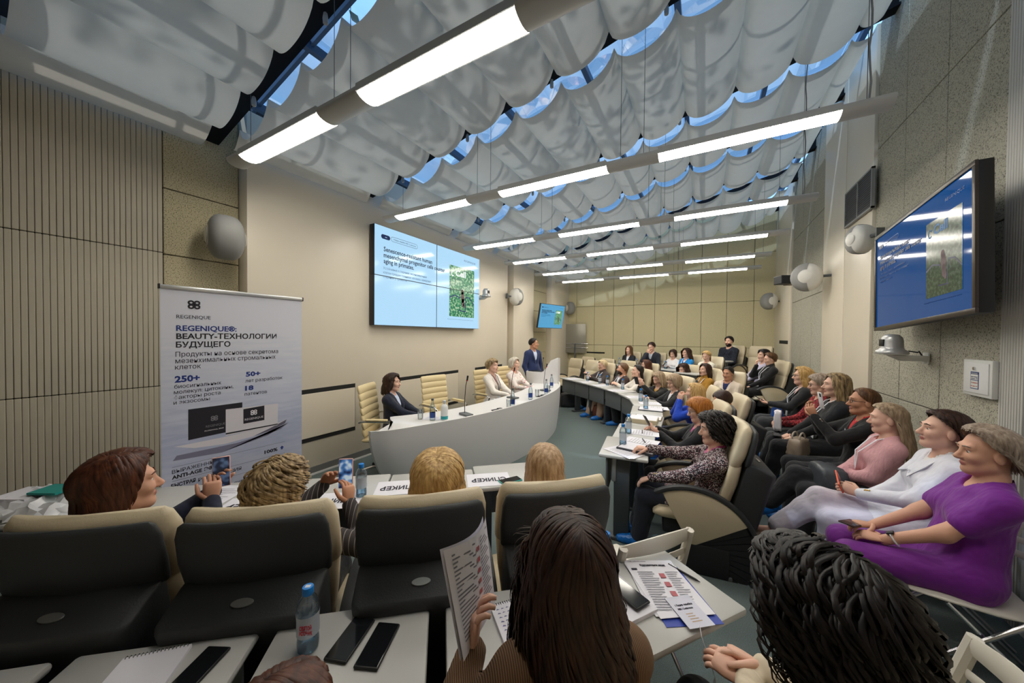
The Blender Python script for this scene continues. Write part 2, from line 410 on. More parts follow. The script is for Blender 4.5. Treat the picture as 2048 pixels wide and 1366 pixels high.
# ---------------------------------------------------------------- suspended lamp rows
M_HOUS = mat('lamp_housing', srgb(186, 187, 186), .4)
M_TUBE = emit_mat('lamp_tube', (1.0, .94, .83), LAMP_STRENGTH)
M_LOUV = mat('louvre', (.75, .75, .73), .3, .6)
M_WIRE = mat('wire', (.08, .08, .08), .5)
LZ = CAM_H + 1.56
SEG = [(-3.604, -2.432), (-1.990, -.818), (-.375, .797)]
X0L, X1L = -3.83, 1.06
prof = [(-.085, .045), (-.085, .03)] + [(-.085*math.cos(a), .03 - .045*math.sin(a)) for a in np.linspace(.15, math.pi-.15, 9)] + [(.085, .03), (.085, .045), (.05, .062), (-.05, .062)]
lens = [(-.078*math.cos(a), .032 - .046*math.sin(a)) for a in np.linspace(.12, math.pi-.12, 9)] + [(.07, .04), (-.07, .04)]
def lamp_row(i, y):
    T = thing('pendant_lamp', ['pendant lamp row nearest the camera, crossing the top left', 'second pendant lamp row from the camera, largest across the ceiling', 'third pendant lamp row from the camera',
        'fourth pendant lamp row from the camera', 'fifth pendant lamp row from the camera', 'sixth and farthest pendant lamp row, by the rear wall'][i], 'lamp', (0, y, LZ), 0, 'pendant lamp rows')
    xs = [X0L] + [v for s in SEG for v in s] + [X1L]
    for a, b in zip(xs[0::2], xs[1::2]):
        MB().prism(prof, a, b, 'x').build('housing', M_HOUS, T, smooth=True, auto=50)
    for a, b in SEG:
        tb = MB().prism(lens, a, b, 'x').build('lamp_tube', M_TUBE, T, smooth=True, auto=50)
        t = MB(); t.bbox((a, -.086, .036), (b, .086, .062)); t.bbox((a, -.088, .012), (b, -.081, .05)); t.bbox((a, .081, .012), (b, .088, .05)); t.build('reflector', M_HOUS, T)
        if i < 3:      # cross blades of the louvre along the near edge
            lv = MB().add([(0, -.081, .026), (0, -.064, -.005), (0, -.032, -.0175), (0, -.034, -.0125), (0, -.06, .004), (0, -.074, .03), (.003, -.081, .026), (.003, -.064, -.005), (.003, -.032, -.0175), (.003, -.034, -.0125), (.003, -.06, .004), (.003, -.074, .03)], [(0, 1, 2, 3, 4, 5), (11, 10, 9, 8, 7, 6)] + [(k, 6+k, 6+(k+1) % 6, (k+1) % 6) for k in range(6)]).mesh('louvre_blade', M_LOUV)
            for k in range(40): put('louvre_blade', lv, tb, (a+(b-a)*(k+.5)/40, 0, 0))
    for x in (-3.5, -2.30, -2.12, -.70, -.5, .93):
        zt = ZS(x) - LZ + .12
        MB().tube([(x, -.03, .06), (x, -.03, zt)], .0022, 5).build('wire', M_WIRE, T)
        if x > .9 and i < 3:
            MB().tube([(x+.012+.006*math.sin(q*1.7), -.03+.004*math.cos(q*2.3), .06+(zt-.06)*q/14) for q in range(15)], .006, 6).build('power_cord', mat('grey_cord', (.3, .3, .3), .6), T, smooth=True)
for i, y in enumerate(LY): lamp_row(i, y)
# a tree outside whose leaves stand between the sun and the near part of the skylight
def tree_crown():
    rg = random.Random(11); V = []; F = []
    T = thing('tree', 'leafy tree crown outside above the near part of the skylight', 'tree', (-2.2, .6, 5.6))
    for k in range(70):
        cx, cy, cz = rg.uniform(-2.6, 2.4), rg.uniform(-2.2, 3.2), rg.uniform(.3, 1.8)
        for q in range(22):
            c_ = Vector((cx+rg.gauss(0, .26), cy+rg.gauss(0, .26), cz+rg.gauss(0, .14))); a = Euler((rg.uniform(-.8, .8), rg.uniform(-.8, .8), rg.uniform(0, 6.3))).to_matrix(); s_ = rg.uniform(.07, .14); b = len(V)
            V += [tuple(c_+a @ Vector(p)) for p in ((-s_, 0, 0), (0, -s_*.45, 0), (s_, 0, 0), (0, s_*.45, 0))]; F.append((b, b+1, b+2, b+3))
    m = MB(); m.v = V; m.f = F; m.m = [0]*len(F); o = m.build('foliage', mat('leaf_green', srgb(60, 84, 56), .6), T); o['kind'] = 'stuff'
    for k in range(9):
        a = rg.uniform(0, 6.3); MB().tube([(-.2, -.5, .2), (-.2+1.0*math.cos(a), -.5+1.0*math.sin(a), .8), (-.2+2.0*math.cos(a+.2), -.5+2.0*math.sin(a+.2), 1.3)], [.06, .04, .012], 6).build('branch', mat('bark', srgb(70, 58, 48), .9), T, smooth=True)
tree_crown()
# ---------------------------------------------------------------- auditorium chairs, tables, desk
M_LEATH = mat('cream_leather', srgb(207, 192, 163), .48, noise=.04, scale=9, bump=.08, bscale=120)
M_SHELL = mat('charcoal_shell', srgb(50, 52, 54), .55, noise=.08, scale=160, bump=.12)
M_BLACK = mat('black_plastic', (.012, .012, .013), .5)
M_GREYP = mat('grey_plastic', srgb(92, 96, 98), .45)
M_TOP = mat('laminate_grey', srgb(186, 185, 182), .32, noise=.03, scale=8)
M_EDGE = mat('laminate_edge', srgb(176, 168, 154), .5)
M_POST = mat('table_post', srgb(62, 66, 70), .5)
M_BRACK = mat('table_bracket', srgb(150, 152, 152), .4, .3)
M_CHROME = mat('chrome', (.7, .7, .72), .18, 1.)
M_WLAM = mat('white_laminate', srgb(226, 224, 224), .3)
def slab(b, cl, ws, th, curve=0., n=28, m=0, px=.32, pt=.7):
    """cushion: rounded section swept along a centre line of (y, z); curve bends the sides forward"""
    k = len(cl); P = []
    ths = th if hasattr(th, '__len__') else [th]*k
    def ring(y, z, w, t, ny, nz, cv):
        r = []
        for j in range(n):
            a = 2*math.pi*j/n; ca, sa = math.cos(a), math.sin(a)
            x = w*math.copysign(abs(ca)**px, ca); d = t/2*math.copysign(abs(sa)**pt, sa)
            r.append((x, y + ny*d + cv*(x/max(w, 1e-4))**2, z + nz*d))
        return r
    for i, (y, z) in enumerate(cl):
        y0, z0 = cl[max(i-1, 0)]; y1, z1 = cl[min(i+1, k-1)]; L = math.hypot(y1-y0, z1-z0)
        ty, tz = (y1-y0)/L, (z1-z0)/L; ny, nz = tz, -ty
        if i == 0: P.append(ring(y-ty*ths[0]*.35, z-tz*ths[0]*.35, ws[0]*.93, ths[0]*.35, ny, nz, curve))
        P.append(ring(y, z, ws[i], ths[i], ny, nz, curve))
        if i == k-1: P.append(ring(y+ty*ths[-1]*.35, z+tz*ths[-1]*.35, ws[-1]*.93, ths[-1]*.35, ny, nz, curve))
    b.grid(P, m, wrap=True)
    a = len(b.v)-len(P)*n
    b.f.append(tuple(a+j for j in range(n))[::-1]); b.m.append(m)
    b.f.append(tuple(a+(len(P)-1)*n+j for j in range(n))); b.m.append(m)
    return b
def make_chair():
    T = thing('auditorium_chair', 'x', 'chair', (0, 0, 0), 0, 'cream auditorium chairs')
    slab(MB(), [(-.255, .83), (-.285, .92), (-.31, 1.02), (-.325, 1.075)], [.262, .266, .264, .25], [.085, .10, .10, .075], .045).build('headrest', M_LEATH, T, smooth=True, auto=60)
    slab(MB(), [(-.14, .36), (-.185, .50), (-.235, .68), (-.258, .815)], [.20, .215, .245, .258], [.07, .085, .09, .085], .045).build('back_pad', M_LEATH, T, smooth=True, auto=60)
    slab(MB(), [(-.322, .835), (-.343, .92), (-.364, 1.02), (-.372, 1.062)], [.250, .256, .252, .240], [.05, .055, .05, .035], .03).build('upper_shell', M_SHELL, T, smooth=True, auto=60)
    b = MB(); P = []
    for z, y0, y1, w in ((.845, -.30, -.345, .232), (.835, -.295, -.36, .242), (.785, -.285, -.470, .242), (.765, -.28, -.476, .240), (.64, -.25, -.44, .236), (.30, -.17, -.36, .215), (.12, -.13, -.30, .205)):
        q = .03; P.append([(-w, y0, z), (-w, y1+q, z), (-w+q, y1, z), (w-q, y1, z), (w, y1+q, z), (w, y0, z)])
    b.grid(P, 0, wrap=True); b.add(P[-1], [tuple(range(6))]); b.add(P[0], [tuple(range(6))[::-1]])
    b.build('lower_shell', M_SHELL, T, bevel=.012)
    bd = MB(); bd.lathe([(.001, 0), (.034, 0), (.036, .003), (.034, .006), (.001, .006)], 20, sy=.42); ang = math.atan2(.105, .085)
    o = bd.build('badge_plate', mat('badge_metal', (.55, .55, .52), .3, .8), T, smooth=True); o.location = (0, -.414, .8115); o.rotation_euler = (.425, 0, 0)
    slab(MB(), [(-.17, .36), (-.05, .37), (.14, .38), (.27, .375), (.305, .36)], [.215, .235, .24, .235, .21], [.06, .09, .10, .09, .05], 0).build('seat', M_LEATH, T, smooth=True, auto=60)
    MB().bbox((-.215, -.16, .22), (.215, .25, .34)).build('seat_box', M_BLACK, T, bevel=.02)
    ax, az, r = .06, .19, .42
    def sec(a0, a1, r0, r1, n=14):
        A = [R_(a0+(a1-a0)*i/n) for i in range(n+1)]
        return [(ax+r1*math.cos(a), az+r1*math.sin(a)) for a in A] + ([(ax, az)] if r0 == 0 else [(ax+r0*math.cos(a), az+r0*math.sin(a)) for a in A[::-1]])
    for sd in (-1, 1):
        x = .272*sd
        MB().prism(sec(62, 148, 0, r), x-.018, x+.018, 'x').build('side_panel', M_LEATH, T, bevel=.006)
        f = MB(); n = 9
        for i in range(n):
            a0 = 148+i*8; MB2 = sec(a0, a0+7.2, .05, r-.015, 3); f.prism(MB2, x-.012+(.004 if i % 2 else 0), x+.012-(.004 if i % 2 else 0), 'x')
        f.build('side_bellows', M_BLACK, T)
        MB().prism(sec(55, 222, r, r+.032, 26), x-.027, x+.027, 'x').build('arm_rim', M_SHELL, T, bevel=.008)
        MB().bbox((x-.02, -.19, .0), (x+.02, .10, .22)).build('side_base', M_BLACK, T, bevel=.01)
    ft = MB(); ft.bbox((-.29, -.21, 0), (.29, -.15, .03)); ft.bbox((-.29, .05, 0), (.29, .11, .03)); ft.build('foot', M_GREYP, T, bevel=.006)
    return T
CHAIR0 = make_chair(); _cu = [False]
CH = {}
def chair(x, y, deg, label, z=0.):
    o = CH[label] = chair_(x, y, deg, label, z); return o
def chair_(x, y, deg, label, z=0.):
    if not _cu[0]:
        _cu[0] = True; CHAIR0.location = (x, y, z); CHAIR0.rotation_euler = (0, 0, R_(deg)); CHAIR0['label'] = label; return CHAIR0
    return clone(CHAIR0, (x, y, z), R_(deg), label)
def fdir(deg): return Vector((-math.sin(R_(deg)), math.cos(R_(deg)), 0))
# near row: chairs seen from behind
NEAR = 40.2
for i, ((x, y), lb) in enumerate(zip([(-2.105, .535), (-1.65, .872), (-1.195, 1.255), (-.780, 1.655)],
        ['cream and charcoal auditorium chair at the left edge, behind the brown-haired woman', 'auditorium chair seen from behind, of the curly blonde woman with a phone',
         'auditorium chair seen from behind, of the straight-haired blonde woman', 'auditorium chair seen from behind, nearest the aisle'])):
    chair(x, y, NEAR+(i-1)*1.0, lb)
RING = [(-.03, 3.28, 97, 'auditorium chair of the woman in the tweed jacket, side panel in view'), (-.04, 3.90, 95, 'auditorium chair of the ginger-haired woman'), (-.03, 4.58, 92, 'auditorium chair of the short-haired man at the right row'),
        (-.10, 5.22, 96, 'auditorium chair of the woman in royal blue'), (-.22, 5.86, 108, 'auditorium chair of the blonde bob woman in black blazer'), (-.50, 6.55, 122, 'auditorium chair of the woman looking at a phone in mustard scarf'),
        (-.98, 7.25, 136, 'auditorium chair of the dark-haired woman in white'), (-1.45, 7.72, 142, 'auditorium chair of the bearded man in brown'), (-2.08, 8.30, 146, 'auditorium chair of the woman with cropped blond hair'),
        (-2.78, 8.95, 149, 'empty auditorium chair beside the cropped blond woman'), (-3.42, 9.40, 152, 'empty auditorium chair at the far left end of the front row')]
for x, y, a, lb in RING: chair(x, y, a, lb)
for x, y, a, z, lb in [(.42, 7.72, 125, 0, 'auditorium chair of the man in the cream jacket'), (-.02, 8.28, 135, 0, 'auditorium chair of the woman in mustard turtleneck'), (-.50, 8.82, 142, 0, 'auditorium chair behind the bob-haired woman'),
        (-1.22, 8.98, 146, 0, 'auditorium chair behind the woman in white with dark hair'), (-1.95, 9.38, 148, 0, 'empty auditorium chair in the second row behind the bearded man'), (-2.62, 9.85, 150, 0, 'empty second-row auditorium chair behind the cropped blond woman'),
        (-3.35, 10.35, 152, 0, 'empty auditorium chair at the far left of the second row'),
        (.07, 9.24, 146, .2, 'auditorium chair of the woman with a white headband'), (-.40, 9.95, 148, .2, 'auditorium chair of the woman in bright blue'), (-.82, 10.45, 150, .2, 'auditorium chair of the reading woman in white'),
        (-1.36, 10.50, 152, .2, 'auditorium chair of the man with hand on chin'), (-1.98, 10.72, 152, .2, 'auditorium chair of the long-haired woman at the rear wall'),
        (.57, 10.36, 148, .45, 'auditorium chair of the bearded man in navy on the top tier'), (1.06, 10.15, 146, .45, 'empty auditorium chair on the top tier by the right wall'),
        (1.14, 8.45, 128, .2, 'auditorium chair of the woman in black turtleneck by the right wall'), (1.12, 9.12, 135, .2, 'auditorium chair behind the woman in black turtleneck')]:
    chair(x, y, a, lb, z)

# tables: one per seat
def make_table(w=.55, d=.40):
    T = thing('seminar_table', 'x', 'table', (0, 0, 0), 0, 'seminar tables of the horseshoe')
    MB().bbox((-w/2, -d/2, .712), (w/2, d/2, .742)).build('table_top', M_TOP, T, bevel=.012)
    MB().bbox((-w/2+.02, d/2-.075, .40), (w/2-.02, d/2-.060, .70)).build('modesty_panel', M_GREYP, T, bevel=.004)
    MB().bbox((-w/2+.05, -.055, .03), (-w/2+.11, .075, .70)).build('post', M_POST, T, bevel=.01)
    MB().bbox((-w/2+.04, .055, .50), (-w/2+.12, .095, .708)).build('bracket', M_BRACK, T, bevel=.012)
    MB().bbox((-w/2+.03, -.16, 0), (-w/2+.13, .14, .03)).build('foot', M_POST, T, bevel=.008)
    return T
TAB0 = make_table(); _tu = [False]
def table(x, y, deg, label, z=0., sx=1.):
    if not _tu[0]:
        _tu[0] = True; o = TAB0; o.location = (x, y, z); o.rotation_euler = (0, 0, R_(deg)); o['label'] = label
    else: o = clone(TAB0, (x, y, z), R_(deg), label)
    o.scale = (sx, 1, 1); return o
# front row, near side
for i, ((x, y), lb) in enumerate(zip([(-2.50, 1.02), (-2.06, 1.37), (-1.60, 1.74), (-1.20, 2.17)],
       ['front-row seminar table before the brown-haired woman', 'front-row seminar table before the curly blonde woman', 'front-row seminar table before the straight-haired blonde', 'front-row seminar table with the phone on a name sheet'])):
    table(x, y, NEAR+(i-1)*1., lb, 0, 1.05)
table(-3.38, .29, NEAR-1, 'front-row seminar table under the crumpled bags at the left edge', 0, 1.05)
table(-2.93, .66, NEAR-1, 'front-row seminar table at the far left edge', 0, 1.05)
# front row, right and far side
for x, y, a, lb in [(-.62, 3.22, 97, 'seminar table before the woman in tweed'), (-.63, 3.80, 95, 'seminar table before the ginger-haired woman'), (-.62, 4.38, 92, 'seminar table with the clipboard and box'),
                    (-.68, 4.98, 97, 'seminar table before the woman in royal blue'), (-.78, 5.55, 107, 'seminar table before the blonde bob woman'), (-1.02, 6.10, 122, 'seminar table before the woman with the phone'),
                    (-1.40, 6.62, 134, 'seminar table before the dark-haired woman in white'), (-1.84, 7.05, 138, 'seminar table before the bearded man in brown'), (-2.28, 7.43, 141, 'seminar table before the cropped blond woman'), (-2.72, 7.78, 143, 'last seminar table at the far end of the front row')]:
    table(x, y, a, lb, 0, 1.06)
# second row, near side (foreground)
def near_table(p0, p1, label, d=.40):
    a = Vector(p0); b = Vector(p1); dv = (b-a); deg = math.degrees(math.atan2(dv.y, dv.x)); f = Vector((-math.sin(R_(deg)), math.cos(R_(deg))))
    c = (a+b)/2-f*d/2; return table(c.x, c.y, deg, label, 0, dv.length/.55)
near_table((-2.16, -.19), (-1.72, .205), 'foreground table at the bottom left corner')
near_table((-1.685, .245), (-1.30, .575), 'foreground table with a spiral notebook and black phone')
near_table((-1.284, .640), (-.904, .972), 'foreground table with a water bottle and two phones')
near_table((-.852, 1.00), (-.475, 1.33), 'foreground table before the long-haired woman')
near_table((-.455, 1.375), (-.165, 1.765), 'foreground table with the conference programme papers')
# rows behind
for x, y, a, z, lb in [(-.42, 7.32, 128, 0, 'second-row table before the man in the cream jacket'), (-.75, 7.82, 138, 0, 'second-row table before the mustard turtleneck'), (-1.6, 8.42, 145, 0, 'second-row table behind the bearded man'), (-2.2, 8.85, 148, 0, 'second-row table behind the cropped blond woman'),
                       (-.27, 8.74, 146, .2, 'raised-row table before the woman with a headband'), (-.75, 9.42, 148, .2, 'raised-row table before the woman in bright blue'), (-1.2, 9.72, 150, .2, 'raised-row table before the reading woman'),
                       (-1.75, 9.98, 152, .2, 'raised-row table before the man with hand on chin'), (-2.32, 10.18, 152, .2, 'raised-row table before the long-haired woman'), (.26, 9.80, 148, .45, 'grey-fronted table before the bearded man in navy'), (-3.75, 8.55, 150, 0, 'side table at the far left wall')]:
    table(x, y, a, lb, z, 1.08)

# ---------------------------------------------------------------- presidium desk
rim = [(-2.83, 2.20), (-2.70, 2.34), (-2.55, 2.70), (-2.38, 3.20), (-2.25, 3.85), (-2.20, 4.60), (-2.23, 5.30), (-2.36, 5.98), (-2.55, 6.50), (-2.75, 6.85), (-2.92, 6.98)]
foot = [(-2.86, 2.54), (-2.75, 2.66), (-2.62, 2.92), (-2.44, 3.36), (-2.31, 3.95), (-2.25, 4.60), (-2.28, 5.27), (-2.40, 5.90), (-2.58, 6.38), (-2.78, 6.60), (-2.95, 6.72)]
def crv(p, n=48):
    """smooth resample of a polyline (Catmull-Rom)"""
    p = [Vector((*q, 0)) for q in p]; q = [p[0]*2-p[1]]+p+[p[-1]*2-p[-2]]; out = []
    for i in range(n+1):
        t = i/n*(len(p)-1); k = min(int(t), len(p)-2); f = t-k; a, b, c, d = q[k:k+4]
        out.append(.5*((2*b)+(-a+c)*f+(2*a-5*b+4*c-d)*f*f+(-a+3*b-3*c+d)*f**3))
    return out
DK = thing('presidium_desk', 'long white curved presidium desk with outward leaning front', 'desk', (-2.7, 4.6, 0)); DK.location = (0, 0, 0)
A = crv(rim); B = crv(foot); rows = []
for k in range(9):
    t = k/8; z = .80*t; bow = math.sin(t*math.pi/2)
    rows.append([tuple(b.lerp(a, bow)+Vector((0, 0, z))) for a, b in zip(A, B)])
inn = [[(x-.03, y, z) for x, y, z in r] for r in rows]
d = MB(); d.grid(rows); d.grid([r[::-1] for r in inn])
d.grid([rows[-1], inn[-1]]); d.grid([[r[0] for r in inn], [r[0] for r in rows]]); d.grid([[r[-1] for r in rows], [r[-1] for r in inn]])
d.build('front_panel', M_WLAM, DK, smooth=True)
back = [Vector((-3.05-.12*math.sin(math.pi*i/48)*0, a.y, 0)) for i, a in enumerate(A)]
top = MB(); a2 = [(a.x-.005, a.y, .765) for a in A]; b2 = [(a.x-min(.62, .10*min(i, 48-i)), a.y+.40*min(i, 3)/3*max(0, 1-max(0, i-6)/12), .765) for i, a in enumerate(A)]
top.grid([a2, b2]); top.grid([[(x, y, z-.03) for x, y, z in b2], [(x, y, z-.03) for x, y, z in a2]]); top.grid([b2, [(x, y, z-.03) for x, y, z in b2]])
top.build('desk_top', M_WLAM, DK)
for y in (3.3, 4.6, 5.9): MB().bbox((-2.95, y-.02, 0), (-2.45 if y != 4.6 else -2.36, y+.02, .735)).build('support', M_WLAM, DK, bevel=.004)
# podium
PD = thing('podium', 'white rounded podium with black top beside the desk', 'podium', (-3.02, 6.72, 0))
prf = [(-.36, -.05), (-.34, -.20), (-.2, -.27), (.0, -.29), (.05, -.29), (.2, -.27), (.34, -.20), (.36, -.05)]
def pr(z, s=1.): return [(x*s, y*s, z) for x, y in prf]
q = MB(); hs_ = [1.0, 1.0, 1.0, 1.0, 1.02, 1.24, 1.30, 1.29]
rows = [pr(0, .9), pr(.5, .94), pr(.9, 1.0), [(x, y, h) for (x, y), h in zip(prf, hs_)]]
M_ROT = Matrix.Rotation(R_(14), 4, 'Z')
q.grid(rows); q.grid([[(x*.93, y*.90+.012, z) for x, y, z in r][::-1] for r in rows]); q.grid([rows[-1], [(x*.93, y*.90+.012, z) for x, y, z in rows[-1]]]); q.xf(M_ROT); q.build('podium_shell', M_WLAM, PD, smooth=True)
q = MB(); q.prism([(x*.92, y*.9+.01) for x, y in prf]+[(.32, .16), (-.32, .16)], .96, .99); q.xf(M_ROT); q.build('podium_top', M_BLACK, PD)
q = MB(); q.tube([(0, -.1, .99), (0, -.13, 1.15), (0, -.05, 1.27)], .006, 6); q.ball((0, -.045, 1.28), .014); q.xf(M_ROT); q.build('microphone', M_BLACK, PD, smooth=True)
# office chairs of the presidium
M_OFF = mat('office_leather', srgb(226, 206, 160), .42, noise=.03, scale=9, bump=.06, bscale=80)
def office_chair(x, y, deg, label):
    T = thing('office_chair', label, 'chair', (x, y, 0), R_(deg), 'cream ribbed office chairs')
    for i in range(7):
        z = .52+i*.086; yb = -.20-.035*i/7-(.03*(i/6)**2)
        slab(MB(), [(yb+.006, z), (yb-.003, z+.04), (yb-.010, z+.074)], [.235, .24, .235], [.04, .055, .04], .02).build('back_rib', M_OFF, T, smooth=True, auto=60)
    slab(MB(), [(-.20, .46), (0, .47), (.22, .475), (.27, .46)], [.22, .24, .24, .21], [.05, .075, .075, .04], 0).build('seat', M_OFF, T, smooth=True, auto=60)
    for sd in (-1, 1):
        MB().tube([(.27*sd, -.22, .70), (.285*sd, -.18, .715), (.285*sd, .16, .715), (.285*sd, .20, .69), (.27*sd, .10, .47)], .014, 8, m=0).build('armrest', M_CHROME, T, smooth=True)
        MB().rbox((.285*sd, 0, .735), (.05, .26, .022), .008).build('arm_pad', M_OFF, T)
    MB().tube([(0, 0, .44), (0, 0, .12)], [.03, .025], 10).build('column', M_CHROME, T, smooth=True)
    for k in range(5):
        a = k*2*math.pi/5+.3; c_, s_ = math.cos(a), math.sin(a)
        l = MB(); l.tube([(0, 0, .12), (.28*c_, .28*s_, .085)], [.022, .014], 8); l.build('base_leg', M_CHROME, T, smooth=True)
        MB().lathe([(.001, -.012), (.03, -.012), (.03, .012), (.001, .012)], 12).xf(Matrix.Translation((.28*c_, .28*s_, .032)) @ Matrix.Rotation(a, 4, 'Z') @ Matrix.Rotation(math.pi/2, 4, 'X')).build('caster', M_BLACK, T, smooth=True)
    return T
office_chair(-3.50, 2.95, -62, 'cream office chair of the woman in navy at the desk')
office_chair(-3.42, 3.95, -100, 'empty cream ribbed office chair behind the desk')
office_chair(-3.32, 5.15, -100, 'cream office chair of the woman in white blazer')
office_chair(-3.35, 5.95, -105, 'cream office chair of the woman in floral blouse')
# folding chairs
def folding_chair(x, y, deg, label, z=0.):
    T = thing('folding_chair', label, 'chair', (x, y, z), R_(deg), 'white folding chairs')
    M_F = mat('white_moulded', srgb(214, 208, 196), .4)
    slab(MB(), [(-.2, .445), (-.05, .44), (.12, .445), (.22, .44)], [.20, .21, .21, .185], [.022, .026, .026, .018], 0).build('seat', M_F, T, smooth=True, auto=60)
    for z0, z1, th in ((.735, .815, .03), (.665, .705, .03), (.59, .635, .026)):
        b = MB(); P = []
        zz = (z0+z1)/2; yy = -.245-.16*(zz-.6)
        b.tube([(-.205+.41*i/10, yy-.035*math.sin(math.pi*i/10), zz+.018*math.sin(math.pi*i/10)) for i in range(11)], [(z1-z0)/2*(.75+.25*math.sin(math.pi*i/10)) for i in range(11)], 10, flat=.30, up=(0, 1, 0))
        b.build('back_rail', M_F, T, smooth=True)
    for sd in (-1, 1):
        MB().tube([(.205*sd, -.285, .80), (.21*sd, -.235, .60), (.212*sd, -.20, .52)], [.02, .021, .017], 8).build('back_post', M_F, T, smooth=True)
        MB().tube([(.212*sd, -.21, .54), (.215*sd, -.12, .42), (.22*sd, .27, .012)], .011, 8).build('front_leg', M_CHROME, T, smooth=True)
        MB().tube([(.19*sd, .10, .43), (.195*sd, -.30, .012)], .010, 8).build('rear_leg', M_CHROME, T, smooth=True)
    MB().tube([(-.22, .22, .07), (.22, .22, .07)], .008, 6).build('stretcher', M_CHROME, T, smooth=True)
    return T
# ---------------------------------------------------------------- people: one continuous body surface per person + clothing, hair
def np_mesh(name, V, F, mats, midx=None, smooth=True):
    me = bpy.data.meshes.new(name); V = np.asarray(V, np.float32); F = np.asarray(F, np.int32)
    k = F.shape[1]
    me.vertices.add(len(V)); me.vertices.foreach_set('co', V.ravel())
    me.loops.add(F.size); me.loops.foreach_set('vertex_index', F.ravel())
    me.polygons.add(len(F)); me.polygons.foreach_set('loop_start', np.arange(0, F.size, k, dtype=np.int32))
    me.polygons.foreach_set('loop_total', np.full(len(F), k, np.int32))
    for mt in mats: me.materials.append(mt)
    if midx is not None: me.polygons.foreach_set('material_index', np.asarray(midx, np.int32))
    if smooth: me.polygons.foreach_set('use_smooth', np.ones(len(F), bool))
    me.update(calc_edges=True); return me
def axis(lo, hi, step, fines=()):
    """grid coordinates, refined inside the given (a, b, step) ranges"""
    out = [lo]; 
    while out[-1] < hi:
        p = out[-1]; st_ = step
        for a, b, s in fines:
            if a-1e-9 <= p < b: st_ = min(st_, s)
            elif p < a < p+st_: st_ = min(st_, max(a-p, .3*s))
        out.append(p+st_)
    return np.array(out)
